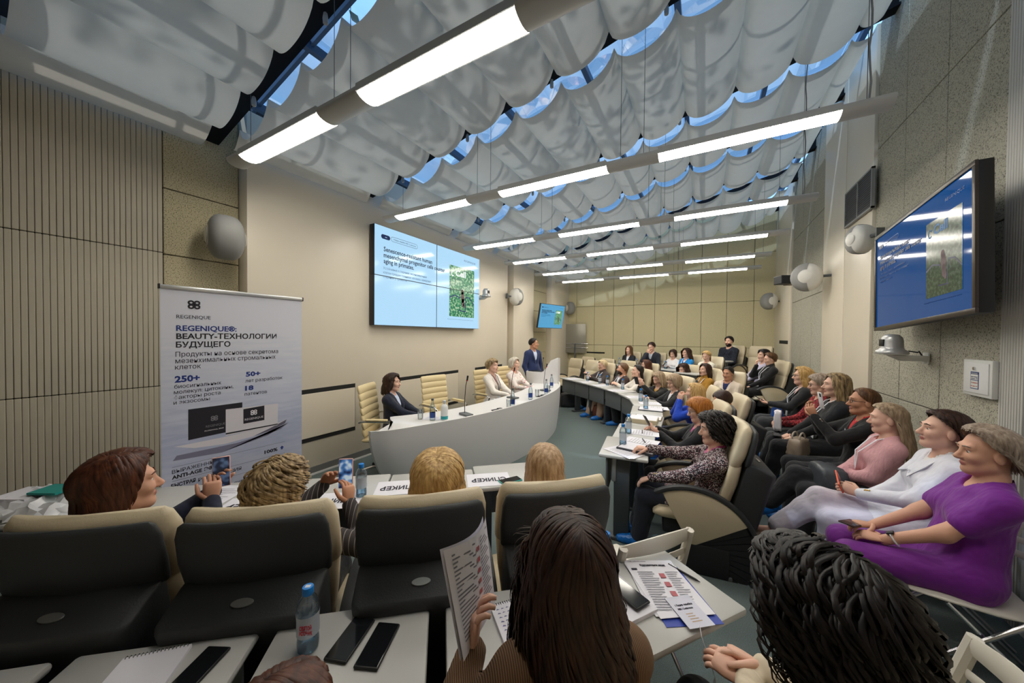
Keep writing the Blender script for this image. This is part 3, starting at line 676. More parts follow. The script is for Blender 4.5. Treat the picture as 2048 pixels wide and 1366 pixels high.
class Field:
    def __init__(s, xs, ys, zs):
        s.ax = (xs, ys, zs); s.V = np.full((len(xs), len(ys), len(zs)), .3, np.float32)
    def sl(s, lo, hi):
        r = []
        for a, l, h in zip(s.ax, lo, hi):
            i = max(0, np.searchsorted(a, l)-1); j = min(len(a), np.searchsorted(a, h)+1)
            r.append(slice(i, max(i+1, j)))
        return tuple(r)
    def apply(s, lo, hi, k, fn, sub=False):
        m = k+.03; q = s.sl([v-m for v in lo], [v+m for v in hi])
        X = s.ax[0][q[0]][:, None, None]; Y = s.ax[1][q[1]][None, :, None]; Z = s.ax[2][q[2]][None, None, :]
        d = fn(X, Y, Z).astype(np.float32); v = s.V[q]
        if sub:
            d = -d; h = np.maximum(k-np.abs(v-d), 0)/k; s.V[q] = np.maximum(v, d) + h*h*k*.25
        else:
            h = np.maximum(k-np.abs(v-d), 0)/k; s.V[q] = np.minimum(v, d) - h*h*k*.25
    def cone(s, a, b, ra, rb, k=.03, flat=None, sub=False):
        a = np.array(a, float); b = np.array(b, float); R = max(ra, rb)
        lo = np.minimum(a, b)-R; hi = np.maximum(a, b)+R
        ab = b-a; L2 = max(ab@ab, 1e-9)
        def fn(X, Y, Z):
            px, py, pz = X-a[0], Y-a[1], Z-a[2]
            t = np.clip((px*ab[0]+py*ab[1]+pz*ab[2])/L2, 0, 1)
            dx, dy, dz = px-t*ab[0], py-t*ab[1], pz-t*ab[2]
            if flat is not None:
                n, f = flat; e = (dx*n[0]+dy*n[1]+dz*n[2])*(1/f-1)
                dx, dy, dz = dx+e*n[0], dy+e*n[1], dz+e*n[2]
            return np.sqrt(dx*dx+dy*dy+dz*dz)-(ra+(rb-ra)*t)
        s.apply(lo, hi, k, fn, sub)
    def ell(s, c, r, M=None, k=.02, sub=False):
        c = np.array(c, float); R = max(r); mr = min(r)
        def fn(X, Y, Z):
            px, py, pz = X-c[0], Y-c[1], Z-c[2]
            if M is not None:
                px, py, pz = (M[0][0]*px+M[1][0]*py+M[2][0]*pz, M[0][1]*px+M[1][1]*py+M[2][1]*pz, M[0][2]*px+M[1][2]*py+M[2][2]*pz)
            k0 = np.sqrt((px/r[0])**2+(py/r[1])**2+(pz/r[2])**2)
            k1 = np.sqrt((px/r[0]**2)**2+(py/r[1]**2)**2+(pz/r[2]**2)**2)+1e-6
            return k0*(k0-1)/k1
        s.apply(c-R, c+R, k, fn, sub)
    def nets(s):
        xs, ys, zs = s.ax; V = s.V; S = V < 0
        nx, ny, nz = V.shape
        c = S[:-1, :-1, :-1].astype(np.int8)
        tot = sum(S[i:nx-1+i, j:ny-1+j, k:nz-1+k].astype(np.int8) for i in (0, 1) for j in (0, 1) for k in (0, 1))
        act = (tot > 0) & (tot < 8); I, J, K = np.nonzero(act); n = len(I)
        if n == 0: return np.zeros((0, 3)), np.zeros((0, 4), int)
        idx = np.full(act.shape, -1, np.int32); idx[I, J, K] = np.arange(n)
        cr = np.zeros((n, 3)); cnt = np.zeros(n)
        corners = [(i, j, k) for i in (0, 1) for j in (0, 1) for k in (0, 1)]
        val = {q: V[I+q[0], J+q[1], K+q[2]] for q in corners}
        co = lambda q: np.stack([xs[I+q[0]], ys[J+q[1]], zs[K+q[2]]], 1)
        for q in corners:
            for ax in range(3):
                if q[ax] == 0:
                    r = list(q); r[ax] = 1; r = tuple(r); a, b = val[q], val[r]
                    m = (a < 0) != (b < 0)
                    t = np.where(m, a/np.where(m, a-b, 1), 0)[:, None]
                    cr += np.where(m[:, None], co(q)*(1-t)+co(r)*t, 0); cnt += m
        P = cr/cnt[:, None]
        F = []
        for ax in range(3):
            o1, o2 = [(1, 2), (2, 0), (0, 1)][ax]
            a = [slice(None)]*3; b = [slice(None)]*3; a[ax] = slice(None, -1); b[ax] = slice(1, None)
            D = S[tuple(a)] != S[tuple(b)]
            e = np.array(np.nonzero(D))
            lim = np.array(idx.shape)
            ok = (e[o1] > 0) & (e[o2] > 0) & (e[o1] < lim[o1]) & (e[o2] < lim[o2]); e = e[:, ok]
            def cell(d1, d2):
                c = e.copy(); c[o1] += d1; c[o2] += d2; return idx[c[0], c[1], c[2]]
            q = np.stack([cell(-1, -1), cell(0, -1), cell(0, 0), cell(-1, 0)], 1)
            flip = ~S[e[0], e[1], e[2]]
            q[flip] = q[flip][:, ::-1]; F.append(q)
        F = np.concatenate(F); F = F[(F >= 0).all(1)]
        return P, F
def relax(P, F, it=1):
    for _ in range(it):
        acc = np.zeros_like(P); cnt = np.zeros(len(P))
        for i in range(4):
            a, b = F[:, i], F[:, (i+1) % 4]
            for d in range(3): acc[:, d] += np.bincount(a, P[b, d], len(P)) + np.bincount(b, P[a, d], len(P))
            cnt += np.bincount(a, minlength=len(P)) + np.bincount(b, minlength=len(P))
        P = .5*P + .5*acc/np.maximum(cnt, 1)[:, None]
    return P
def hand_geo(w, d, n, side, curl, s=1., spread=.0):
    """wrist w, direction d, palm normal n, side=+1 thumb towards d x n; returns V, F"""
    d = Vector(d).normalized(); n = Vector(n); n = (n-d*n.dot(d)).normalized(); t = d.cross(n)*side; w = Vector(w)
    b = MB()
    b.tube([w-d*.03*s, w, w+d*.022*s, w+d*.055*s, w+d*.085*s, w+d*.098*s], [.024*s, .026*s, .033*s, .041*s, .041*s, .030*s], 10, flat=.42, up=n)
    for i, (off, L) in enumerate(((.030, .066), (.010, .074), (-.011, .069), (-.030, .054))):
        p = w + d*(.086-.004*abs(i-1))*s + t*off*s; c = curl[i] if hasattr(curl, '__len__') else curl
        dirv = (d + t*spread*(1-i*.66)).normalized(); pts = [p-dirv*.01*s, p]; a = c*.55
        for f in (.45, .31, .24):
            v = dirv*math.cos(a) + n*math.sin(a); p = p + v*L*f*s; pts.append(p); a += c*.6
        b.tube(pts, [.0095*s, .0092*s, .0088*s, .008*s, .006*s], 7)
    c = curl[4] if hasattr(curl, '__len__') else curl*.6
    p = w + d*.022*s + t*.026*s; v1 = (d*.62+t*.68+n*.25).normalized(); v2 = (d*.85+t*(.35-.5*c)+n*(.25+.5*c)).normalized()
    b.tube([p-v1*.012*s, p+v1*.012*s, p+v1*.04*s, p+v1*.04*s+v2*.028*s, p+v1*.04*s+v2*.052*s], [.014*s, .014*s, .0115*s, .010*s, .007*s], 7)
    return b.v, b.f
def ik(a, b, l1, l2, pole):
    a = Vector(a); b = Vector(b); v = b-a; L = min(v.length, (l1+l2)*.985); d = v.normalized()
    x = (l1*l1-l2*l2+L*L)/(2*L); h = math.sqrt(max(l1*l1-x*x, 1e-6))
    p = Vector(pole); p = (p-d*p.dot(d)).normalized()
    return a+d*x+p*h, a+d*L
HS = {  # tm: polar angle (deg) of the hair edge at front / temple / side / back; drop at side / back; flare; curl amplitude, frequency; part x; volume
 'short': dict(tm=(46, 78, 100, 124), drop=(0, 0), flare=0, curl=(.002, 2), part=.35, vol=.010, n=260, w=.011),
 'crop':  dict(tm=(44, 74, 100, 124), drop=(0, 0), flare=0, curl=(.001, 2), part=.2, vol=.002, n=220, w=.009),
 'pixie': dict(tm=(58, 80, 100, 122), drop=(.01, .02), flare=.0, curl=(.004, 2), part=.4, vol=.022, n=260, w=.012),
 'bob':   dict(tm=(50, 74, 98, 108), drop=(.095, .085), flare=.012, curl=(.004, 1.4), part=.25, vol=.020, n=300, w=.012, tuck=-.02),
 'bobbangs': dict(tm=(70, 84, 98, 108), drop=(.09, .08), flare=.012, curl=(.003, 1.2), part=.0, vol=.020, n=300, w=.012, tuck=-.02),
 'mid':   dict(tm=(48, 72, 98, 106), drop=(.16, .17), flare=.02, curl=(.006, 2), part=.15, vol=.014, n=300, w=.012),
 'wavy':  dict(tm=(48, 72, 98, 106), drop=(.17, .19), flare=.05, curl=(.012, 2.2), part=.2, vol=.018, n=340, w=.010),
 'long':  dict(tm=(46, 70, 98, 104), drop=(.27, .34), flare=.03, curl=(.006, 1.6), part=.05, vol=.010, n=320, w=.012),
 'curly': dict(tm=(56, 80, 104, 112), drop=(.07, .09), flare=.022, curl=(.017, 4.2), part=.1, vol=.030, n=480, w=.009, tuck=-.03),
 'back':  dict(tm=(42, 72, 96, 124), drop=(0, .0), flare=0, curl=(.002, 1), part=.0, vol=.002, n=240, w=.010),
}
def hair_build(name, style, hc, HM, material, parent, rng, lod, scale=1., over=None):
    st_ = dict(HS[style]); st_.update(over or {})
    n = int(st_['n']*(1.9 if lod == 0 else (1.0 if lod == 1 else .55))); K = (30 if st_['curl'][0]*st_['curl'][1] > .03 else 15) if lod == 0 else (18 if st_['curl'][0]*st_['curl'][1] > .03 else 10)
    wd = st_['w']*(.62 if lod == 0 else (1.0 if lod == 1 else 1.35))
    R = np.array([.081, .101, .098])*scale; C0 = np.array([0, -.010, .026])*scale
    HM = np.array(HM)
    def paths(phi, jit, off, K):
        M = len(phi); ap = np.abs(np.degrees(phi)); tF, tT, tS, tB = st_['tm']
        tm = np.radians(np.interp(ap, [0, 34, 56, 82, 106, 180], [tF, tF, tT, tS, tB, tB]) + jit[0]*4)
        dr = np.interp(ap, [0, 52, 74, 96, 116, 180], [0, 0, st_['drop'][0], st_['drop'][0], st_['drop'][1], st_['drop'][1]])*(1+.18*jit[1])*scale
        e = np.stack([np.sin(tm)*np.sin(phi), np.sin(tm)*np.cos(phi), np.cos(tm)], 1)
        r = np.stack([np.full(M, st_['part'])+.05*jit[2], np.clip(np.cos(phi)*.75-.15, -.75, .62)+.06*jit[3], np.full(M, 1.0)], 1); r /= np.linalg.norm(r, axis=1)[:, None]
        om = np.arccos(np.clip((r*e).sum(1), -1, 1))[:, None]+1e-4
        arc = om[:, 0]*.095*scale; fa = arc/(arc+dr+1e-6)
        t = np.linspace(0, 1, K)[None, :]
        u = np.clip(t/fa[:, None], 0, 1); v = np.clip((t-fa[:, None])/np.maximum(1-fa[:, None], 1e-4), 0, 1)
        v = np.where(fa[:, None] > .999, 0, v)
        D = (np.sin((1-u)*om)/np.sin(om))[..., None]*r[:, None]+(np.sin(u*om)/np.sin(om))[..., None]*e[:, None]
        vol = st_['vol']*scale*np.sin(np.pi*np.clip(u*.62+.12, 0, 1))
        P = C0 + D*(R*(1+off))+D*vol[..., None]
        hor = np.stack([np.sin(phi), np.cos(phi)*.9, 0*phi], 1)
        P = P @ HM.T + np.array(hc)
        horB = hor @ HM.T; horB[:, 2] = 0
        tuck = st_.get('tuck', 0)
        P = P + horB[:, None]*((st_['flare']*np.sin(v*np.pi*.5)+tuck*v*v*v)*scale)[..., None]
        P[..., 2] -= v*dr[:, None]
        if st_.get('backsweep'): P[..., 1] -= (v*st_['backsweep']*scale)
        ca, cf = st_['curl']
        ph = jit[4][:, None]*6.28+t*cf*6.28*(1+.2*jit[5][:, None]); ramp = np.clip(t*2.2, 0, 1)
        side = np.stack([np.cos(phi), -np.sin(phi), 0*phi], 1)
        P = P + (side[:, None]*np.cos(ph)[..., None]+hor[:, None]*np.sin(ph)[..., None])*(ca*scale*ramp)[..., None]
        return P
    V = []; F = []; base = 0
    # base sheet
    nb = 40; ph = np.linspace(-np.pi, np.pi, nb, endpoint=False); z = np.zeros(nb)
    P = paths(ph, [z]*6, -.004, 12) if st_['curl'][0] < .01 else paths(ph, [z]*6, -.004, 12)
    V.append(P.reshape(-1, 3)); q = []
    for i in range(nb):
        a, b = i*12, ((i+1) % nb)*12
        q.append(np.stack([np.arange(a, a+11), np.arange(a+1, a+12), np.arange(b+1, b+12), np.arange(b, b+11)], 1))
    F += q; base = nb*12
    phi = np.array([rng.uniform(-np.pi, np.pi) for _ in range(n)])
    jit = [np.array([rng.uniform(-1, 1) for _ in range(n)]) for _ in range(6)]
    off = np.array([rng.uniform(0, .05)+st_.get('fluff', 0)*rng.random()**2 for _ in range(n)])[:, None, None]
    P = paths(phi, jit, off, K)
    T = np.gradient(P, axis=1); T /= np.linalg.norm(T, axis=2)[..., None]+1e-9
    cen = np.array(hc)-np.array([0, 0, .05])
    O = P-cen; O -= (O*T).sum(2)[..., None]*T; O /= np.linalg.norm(O, axis=2)[..., None]+1e-9
    S = np.cross(T, O)
    w = (wd*np.interp(np.linspace(0, 1, K), [0, .15, .75, 1], [.6, 1, .9, .12]))[None, :, None]*(1+.3*jit[1])[:, None, None]*scale
    ring = np.stack([P+S*w, P+O*w*(.9 if st_.get('fluff', 0) > .15 else .45), P-S*w], 2)      # n,K,3,3
    V.append(ring.reshape(-1, 3))
    ids = base+np.arange(n*K*3).reshape(n, K, 3)
    for j in range(2): F.append(np.stack([ids[:, :-1, j], ids[:, :-1, j+1], ids[:, 1:, j+1], ids[:, 1:, j]], -1).reshape(-1, 4))
    return put(name, np_mesh(name, np.concatenate(V), np.concatenate(F), [material]), parent)
HAIRM = {}
def hair_mat(key, c1, c2=None):
    c2 = c2 or tuple(min(1, x*1.7+.01) for x in c1)
    m = ramp_mat('hair_'+key, c1, [(.3, c1), (.55, tuple((a+b)/2 for a, b in zip(c1, c2))), (.75, c2)], scale=60, rough=.42, stretch=(1, 1, .12), detail=2)
    m.node_tree.nodes['Principled BSDF'].inputs['Specular IOR Level'].default_value = .28
    return m
M_LIP = mat('lips', srgb(182, 108, 100), .45)
M_EYE = mat('eye_white', srgb(225, 222, 216), .25); M_IRIS = mat('iris', (.03, .02, .015), .15)
M_SHOEC = mat('shoe_cover_blue', srgb(12, 104, 188), .28, spec=.7, bump=.9, bscale=34, noise=.35, scale=22)
SKIN = {'fair': mat('skin_fair', srgb(224, 178, 156), .5, noise=.05, scale=18), 'mid': mat('skin_mid', srgb(212, 160, 134), .5, noise=.05, scale=18), 'tan': mat('skin_tan', srgb(196, 142, 112), .5, noise=.05, scale=18)}
def cloth(key, rgb, rough=.85, noise=.08, scale=30., bump=.55, bscale=11., **k):
    return mat('cloth_'+key, srgb(*rgb), rough, noise=noise, scale=scale, bump=bump, bscale=bscale, bdist=.035, sheen=.15, stretch=(1.6, .8, .7), **k)
_eye_me = MB().ball((0, 0, 0), .0125, 12, 8)
_eye_me.add([(.0058*math.cos(a), .0118, .0058*math.sin(a)) for a in np.linspace(0, 6.283, 10, endpoint=False)], [tuple(range(10))[::-1]], 1)
_eye_me = _eye_me.mesh('eye', [M_EYE, M_IRIS], smooth=True)
PEOPLE = []
def person(label, head, rz, tier=0., seat=.44, lean=.12, hyaw=0., hpit=0., htilt=0., lod=2, male=False, skin='fair', top=None, bottom=None, shirt=None, vneck=0., shortsleeve=False, turtle=False,
           hair='mid', hcol=None, hover=None, arms=None, legs=None, shoes=None, lanyard=None, beard=None, glasses=None, faceless=False, stand=False, coat=0., curl=(.5,), build=1., seed=1, nolegs=False, scale=None, group='people in the audience', fat=1., fit=None):
    """head: world position of the head centre; the figure is scaled so that its feet or chair stand on the tier"""
    rng = random.Random(seed)
    if fit:      # keep the body at this size; sink it into the soft seat so that the head stays at its height
        seat = (head[2]-tier)/fit - (.09+.50*math.cos(lean)+.155*math.cos(lean*.3))
    lz = .93 if stand else seat+.09
    u = Vector((0, -math.sin(lean), math.cos(lean))); fw = Vector((0, math.cos(lean), math.sin(lean))); X = Vector((1, 0, 0))
    P0 = Vector((0, 0, lz)); N = P0+u*.50; hu = Vector((0, -math.sin(lean*.3), math.cos(lean*.3)))
    HC = N + hu*.155 + Vector((0, .022, 0))
    s = fit or scale or (head[2]-tier)/HC.z
    c, sn = math.cos(rz), math.sin(rz)
    hx, hy = HC.x*s, HC.y*s
    root = Vector((head[0]-(c*hx-sn*hy), head[1]-(sn*hx+c*hy), tier if scale is None else head[2]-HC.z*s))
    T = thing('person', label, 'person', root, rz, group); T.scale = (s, s, s)
    HM = (Matrix.Rotation(hyaw, 3, 'Z') @ Matrix.Rotation(-hpit, 3, 'X') @ Matrix.Rotation(htilt, 3, 'Y'))
    H = lambda x, y, z: HC + HM @ Vector((x, y, z))
    b = build*(1.12 if male else 1.)
    sh = .172 if male else .146
    # joints
    SHO = [P0+u*.428+X*(sh*sd) for sd in (-1, 1)]
    HIP = [P0+X*(.088*sd)+Vector((0, .02, -.01)) for sd in (-1, 1)]
    if legs is None:
        if stand: legs = [((-.09, .03, .50), (-.10, 0, .09)), ((.09, .03, .50), (.10, 0, .09))]
        else: legs = [((-.10, .44, seat+.055), (-.10, .42, .09)), ((.10, .44, seat+.055), (.10, .42, .09))]
    KN = [Vector(l[0]) for l in legs]; AN = [Vector(l[1]) for l in legs]
    if arms is None: arms = 'lap'
    if arms == 'lap': arms = [dict(p=(-.05, .26, seat+.16)), dict(p=(.05, .25, seat+.17))]
    EL = []; WR_ = []; HD = []
    for i, sd in enumerate((-1, 1)):
        a = arms[i]
        loc_ = lambda q: Vector((c*q[0]+sn*q[1], -sn*q[0]+c*q[1], q[2]))
        w = Vector(a['p']) if 'p' in a else loc_(Vector(a['wp'])-root)/s
        a = dict(a)
        if 'wd' in a: a['d'] = loc_(a['wd'])
        if 'wn' in a: a['n'] = loc_(a['wn'])
        el, wr = ik(SHO[i], w, .275*(1.06 if male else 1), .245*(1.06 if male else 1), a.get('pole', (sd*.6, -.5, -.6)))
        EL.append(el); WR_.append(wr)
        dflt = (wr-el).normalized()
        HD.append((Vector(a.get('d', dflt)), Vector(a.get('n', (0, 0, -1) if abs(dflt.z) < .8 else (0, -1, 0))), a.get('c', .9)))
    pts = [P0, N, HC]+KN+AN+EL+WR_
    lo = np.array([min(p[i] for p in pts) for i in range(3)])-.20; hi = np.array([max(p[i] for p in pts) for i in range(3)])+.20
    if nolegs: lo[2] = lz-.2
    step, fine = ((.0105, .0042), (.0145, .006), (.019, .008))[lod]
    hf = lambda i: [(HC[i]-.125, HC[i]+.125, fine)]
    F = Field(axis(lo[0], hi[0], step, hf(0)), axis(lo[1], hi[1], step, hf(1)), axis(lo[2], hi[2], step, [(HC.z-.14, HC.z+.13, fine)]))
    def torso(F, g, k=.04):
        F.ell(P0+Vector((0, -.01, 0)), (.152*b+g, .125+g, .11+g), k=k)
        F.cone(P0, P0+u*.19, .136*b*fat+g, .112*b*fat+g, k, (fw, .76*fat))
        F.cone(P0+u*.17, P0+u*.36, .112*b*fat+g, .132*b+g, k, (fw, .72))
        F.cone(SHO[0]+X*.02, SHO[1]-X*.02, .044*b+g, .044*b+g, .05)
        for q in SHO: F.cone(N+u*.025-fw*.012, q, .040+g*.6, .034+g, .04)
        F.cone(P0+u*.34, P0+u*.455, .112*b+g, .05+g, k, (fw, .68))
        if not male:
            for sd in (-1, 1): F.ell(P0+u*.312+fw*.072+X*(.062*sd), (.058+g, .055+g, .06+g), k=.045)
        else: F.ell(P0+u*.10+fw*.04*fat, (.12*b+g, .10*fat+g, .12+g), k=.05)
    def arm(F, i, r, g=0., end=1.):
        w = WR_[i]; e = EL[i]; sd = SHO[i]
        F.cone(sd, e, .047*r*b**.5+g, .038*r+g, .035)
        if end > 0: F.cone(e, e+(w-e)*end, .038*r+g, (.038-.012*end)*r+g, .03)
    def leg(F, i, g=0., wide=0.):
        F.cone(HIP[i], KN[i], .088*b**.5*fat**.4+g, .058+g+wide*.3, .05)
        F.cone(KN[i], KN[i]*.62+AN[i]*.38+Vector((0, -.012, 0)), .056+g+wide*.3, .054+g+wide*.6, .03)
        F.cone(KN[i]*.62+AN[i]*.38+Vector((0, -.012, 0)), AN[i], .052+g+wide*.6, .037+g+wide, .03)
    # --- body
    torso(F, -.012)
    for i in (0, 1):
        arm(F, i, 1., -.004 if not shortsleeve else 0)
        if not nolegs:
            leg(F, i, -.010); F.cone(AN[i]+Vector((0, -.02, -.045)), AN[i]+Vector((0, .12, -.065)), .034, .026, .03)
    F.cone(N-u*.05, H(0, -.022, -.05), .054*(1.12 if male else 1), .050*(1.1 if male else 1), .035)
    F.ell(H(0, -.012, .030), (.0735, .093, .086), HM, .02)
    F.ell(H(0, .028, -.032), (.058, .064, .082), HM, .03)
    F.cone(H(-.044, .012, -.068), H(-.012, .066, -.098), .022, .020, .025); F.cone(H(.044, .012, -.068), H(.012, .066, -.098), .022, .020, .025)
    F.ell(H(0, .066, -.096), (.024, .022, .020), HM, .02)
    if not faceless:
        F.cone(H(-.032, .078, .024), H(.032, .078, .024), .014, .014, .02)
        for sd in (-1, 1):
            F.ell(H(.036*sd, .064, -.026), (.024, .024, .022), HM, .025)
            F.ell(H(.031*sd, .101, .004), (.016, .016, .0105), HM, .012, sub=True)
        F.cone(H(0, .088, .008), H(0, .112, -.030), .0075, .0115, .014); F.ell(H(0, .101, -.037), (.0165, .012, .0085), HM, .01)
        F.ell(H(0, .0885, -.0605), (.022, .0085, .0048), HM, .008); F.ell(H(0, .0865, -.0690), (.0185, .009, .0062), HM, .008)
        for sd in (-1, 1): F.ell(H(.031*sd, .0760, .0160), (.0175, .0125, .0050), HM, .005)
    for sd in (-1, 1): F.ell(H(.0745*sd, -.006, -.012), (.010, .020, .031), HM, .008)
    P, Q = F.nets(); P = relax(P, Q, 1)
    C = P[Q].mean(1); mi = np.zeros(len(Q), int)
    if not faceless:
        Hi = np.array(HM.transposed()); L = (C-np.array(HC)) @ Hi.T
        for cz, ry in ((-.0607, .0052), (-.0692, .0066)):
            mi[((L[:, 0]/.023)**2+((L[:, 1]-.094)/.016)**2+((L[:, 2]-cz)/ry)**2 < 1)] = 1
        if beard is not None:
            d = ((L[:, 0]/.075)**2+((L[:, 1]-.05)/.075)**2+((L[:, 2]+.088)/.052)**2 < 1) & (mi == 0) & (L[:, 2] < -.03)
            mi[d] = 2
    Vs = [P]; Fs = [Q]; base = len(P); ms = [mi]
    for i, sd in enumerate((-1, 1)):
        d, n, cu = HD[i]; side = arms[i].get('side', None) or (1 if d.cross(n).dot(-X*sd) > 0 else -1)
        hv, hfc = hand_geo(WR_[i], d, n, side, cu, 1.06 if male else .98)
        q4 = [tuple(f) if len(f) == 4 else None for f in hfc]
        hq = [f for f in q4 if f]; caps = [f for f in hfc if len(f) != 4]
        for f in caps:
            k = len(f); hq += [(f[0], f[j], f[j+1], f[min(j+2, k-1)]) for j in range(1, k-2, 2)]
        Vs.append(np.array([tuple(v) for v in hv])); Fs.append(np.array(hq)+base); base += len(hv); ms.append(np.zeros(len(hq), int))
    bm_ = put('body', np_mesh('body', np.concatenate(Vs), np.concatenate(Fs), [SKIN[skin], M_LIP, beard or M_LIP], np.concatenate(ms)), T)
    def garment(name, fn, m, st=None, fines=()):
        G = Field(axis(lo[0], hi[0], st or step*1.05, fines), axis(lo[1], hi[1], st or step*1.05), axis(lo[2], hi[2], st or step*1.05)); fn(G)
        P, Q = G.nets()
        if len(P): return put(name, np_mesh(name, relax(P, Q, 2), Q, [m]), T)
    neckc = N+u*.02
    def nk(G, r=.064): G.cone(N-u*.02+fw*.012, N+u*.16+fw*.012, r, r+.012, .012, sub=True)
    if shirt is not None:
        def f(G):
            torso(G, .0); G.cone(N-u*.05, N+u*.035+fw*.008, .066, .062, .02); nk(G, .052)
        garment('shirt', f, shirt)
    if top is not None:
        def f(G):
            torso(G, .014)
            for i in (0, 1):
                if shortsleeve: G.cone(SHO[i], SHO[i]+(EL[i]-SHO[i])*.62, .064*b**.5, .062, .035)
                else: arm(G, i, 1.12, .010, .97)
            if coat:
                for i in (0, 1): G.cone(HIP[i], HIP[i]+(KN[i]-HIP[i])*coat, .112, .098, .05)
            if turtle: G.cone(N-u*.06, N+u*.065+fw*.012, .070, .062, .02)
            else: nk(G, .060 if not vneck else .066)
            if vneck: G.cone(N+u*.02+fw*.085, P0+u*(.47-vneck)+fw*(.150 if male else .165), .062, .012, .010, sub=True)
        gj = garment('jacket' if vneck and shirt is not None else 'top', f, top)
        if vneck and shirt is not None:      # lapels lie on the chest beside the opening
            lp = MB()
            for sd in (-1, 1):
                P_ = [N+X*(.052*sd)-fw*.035+u*.03, N+X*(.062*sd)+fw*.035-u*.005, P0+u*.40+X*(.066*sd)+fw*.098, P0+u*.32+X*(.050*sd)+fw*(.118 if male else .145), P0+u*(.475-vneck)+X*(.014*sd)+fw*(.124 if male else .135)]
                lp.tube(P_, [.014, .020, .028, .024, .006], 8, flat=.28, up=fw)
            lp.build('lapel', top, gj, smooth=True)
    if bottom is not None and not nolegs:
        wide = .022
        def f(G):
            G.ell(P0+Vector((0, -.01, -.01)), (.165*b*fat**.4+.008, .14, .125), k=.04)
            for i in (0, 1): leg(G, i, .010, wide)
        garment('trousers', f, bottom)
    if not nolegs:
        sm = shoes if shoes is not None else M_SHOEC
        for i in (0, 1):
            A = AN[i]; fd = Vector((0, 1, 0))
            if legs[i][2:]: fd = Vector(legs[i][2]).normalized()
            G = MB()
            up = Vector((0, 0, 1)) if abs(fd.z) < .7 else Vector((0, -1, 0))
            cov = sm is M_SHOEC
            k = 1.22 if cov else 1.
            dn = (up-fd*up.dot(fd)).normalized()
            pts_ = [A-fd*.055-dn*.045, A-fd*.02-dn*.042, A+fd*.06-dn*.054, A+fd*.13-dn*.062, A+fd*.175-dn*.066, A+fd*.19-dn*.068]
            G.tube(pts_, [.020*k, .046*k, .044*k, .040*k, .028*k, .008], 10, flat=.78 if not cov else .9, up=dn)
            if cov: G.tube([A-dn*.03, A+dn*.03], [.052, .046], 10, cap=False)
            G.build('shoe_cover' if cov else 'shoe', sm, T, smooth=True)
    # --- head extras
    if not faceless:
        for sd in (-1, 1):
            e = put('eye', _eye_me, bm_); e.matrix_local = Matrix.Translation(H(.0305*sd, .0738, .003)) @ HM.to_4x4()
            MB().tube([H(.048*sd, .082, .028), H(.032*sd, .0945, .033), H(.014*sd, .0945, .028)], [.002, .0038, .003], 5).build('eyebrow', hcol or M_IRIS, bm_)
    hs = T.name
    if hair and hcol is not None: hair_build('hair', hair, HC, HM, hcol, T, rng, lod, 1., hover)
    if glasses is not None:
        g = MB()
        for sd in (-1, 1):
            g.tube([H(.031*sd+.021*math.cos(a), .101-.006*abs(math.cos(a)), .002+.016*math.sin(a)) for a in np.linspace(0, 6.283, 15)], .0022, 5)
            g.tube([H(.052*sd, .096, .006), H(.072*sd, .03, .008), H(.076*sd, -.012, .0)], .0019, 5)
        g.tube([H(-.010, .103, .006), H(.010, .103, .006)], .002, 5)
        g.build('glasses', glasses, T)
    if lanyard is not None:
        L = MB(); e = P0+u*.16+fw*.150
        for sd in (-1, 1): L.tube([N+X*(.062*sd)+u*.03-fw*.02, N+X*(.056*sd)-u*.03+fw*.085, P0+u*.33+fw*.168+X*(.03*sd), e], .0085, 6, flat=.3, up=fw)
        ly = L.build('lanyard', lanyard, T)
        MB().rbox(e-u*.05+fw*.008, (.085, .006, .11), .002, rot=Matrix((X, fw, u)).transposed()).build('badge', mat('badge_card', srgb(226, 228, 234), .35), ly)
    PEOPLE.append(T)
    T_w = T.location
    def w(p): p = Vector(p)*s; return Vector((root.x+c*p.x-sn*p.y, root.y+sn*p.x+c*p.y, root.z+p.z))
    return dict(T=T, w=w, WR=WR_, EL=EL, HD=HD, H=H, HM=HM, P0=P0, u=u, fw=fw, N=N, s=s, rz=rz, root=root)
# ---------------------------------------------------------------- the audience
HB = hair_mat('dark_brown', srgb(34, 22, 18), srgb(74, 48, 36)); HK = hair_mat('black', srgb(16, 13, 13), srgb(44, 36, 34)); HBR = hair_mat('brown', srgb(70, 46, 30), srgb(124, 88, 58))
HBL = hair_mat('blond', srgb(150, 112, 62), srgb(222, 186, 124)); HAB = hair_mat('ash_blond', srgb(122, 100, 78), srgb(190, 166, 136)); HPB = hair_mat('pale_blond', srgb(176, 150, 108), srgb(232, 214, 176))
HGR = hair_mat('grey_blond', srgb(116, 98, 84), srgb(186, 168, 150)); HGI = hair_mat('ginger', srgb(128, 72, 24), srgb(206, 134, 60)); HRB = hair_mat('red_brown', srgb(48, 26, 18), srgb(104, 58, 38)); HWH = hair_mat('white_blond', srgb(176, 164, 146), srgb(236, 228, 214))
HCB = hair_mat('streaked_blond', srgb(88, 66, 44), srgb(206, 178, 132))
M_PANT = cloth('black_trousers', (26, 27, 32)); M_PANTN = cloth('navy_trousers', (28, 32, 46)); M_LAN = mat('lanyard_white', srgb(226, 228, 236), .6)
M_BLK = cloth('black_knit', (20, 20, 23)); M_BLKJ = cloth('black_jacket', (24, 25, 30)); M_WHT = cloth('white_shirt', (232, 230, 232)); M_GRY = cloth('grey_trousers', (52, 54, 58))
M_BEIGE = mat('beige_shoe', srgb(224, 204, 184), .35); M_TANSH = mat('tan_sneaker', srgb(186, 156, 112), .6); M_BLSH = mat('black_shoe', (.015, .015, .015), .4)
M_GLS = mat('glasses_black', (.01, .01, .01), .25)
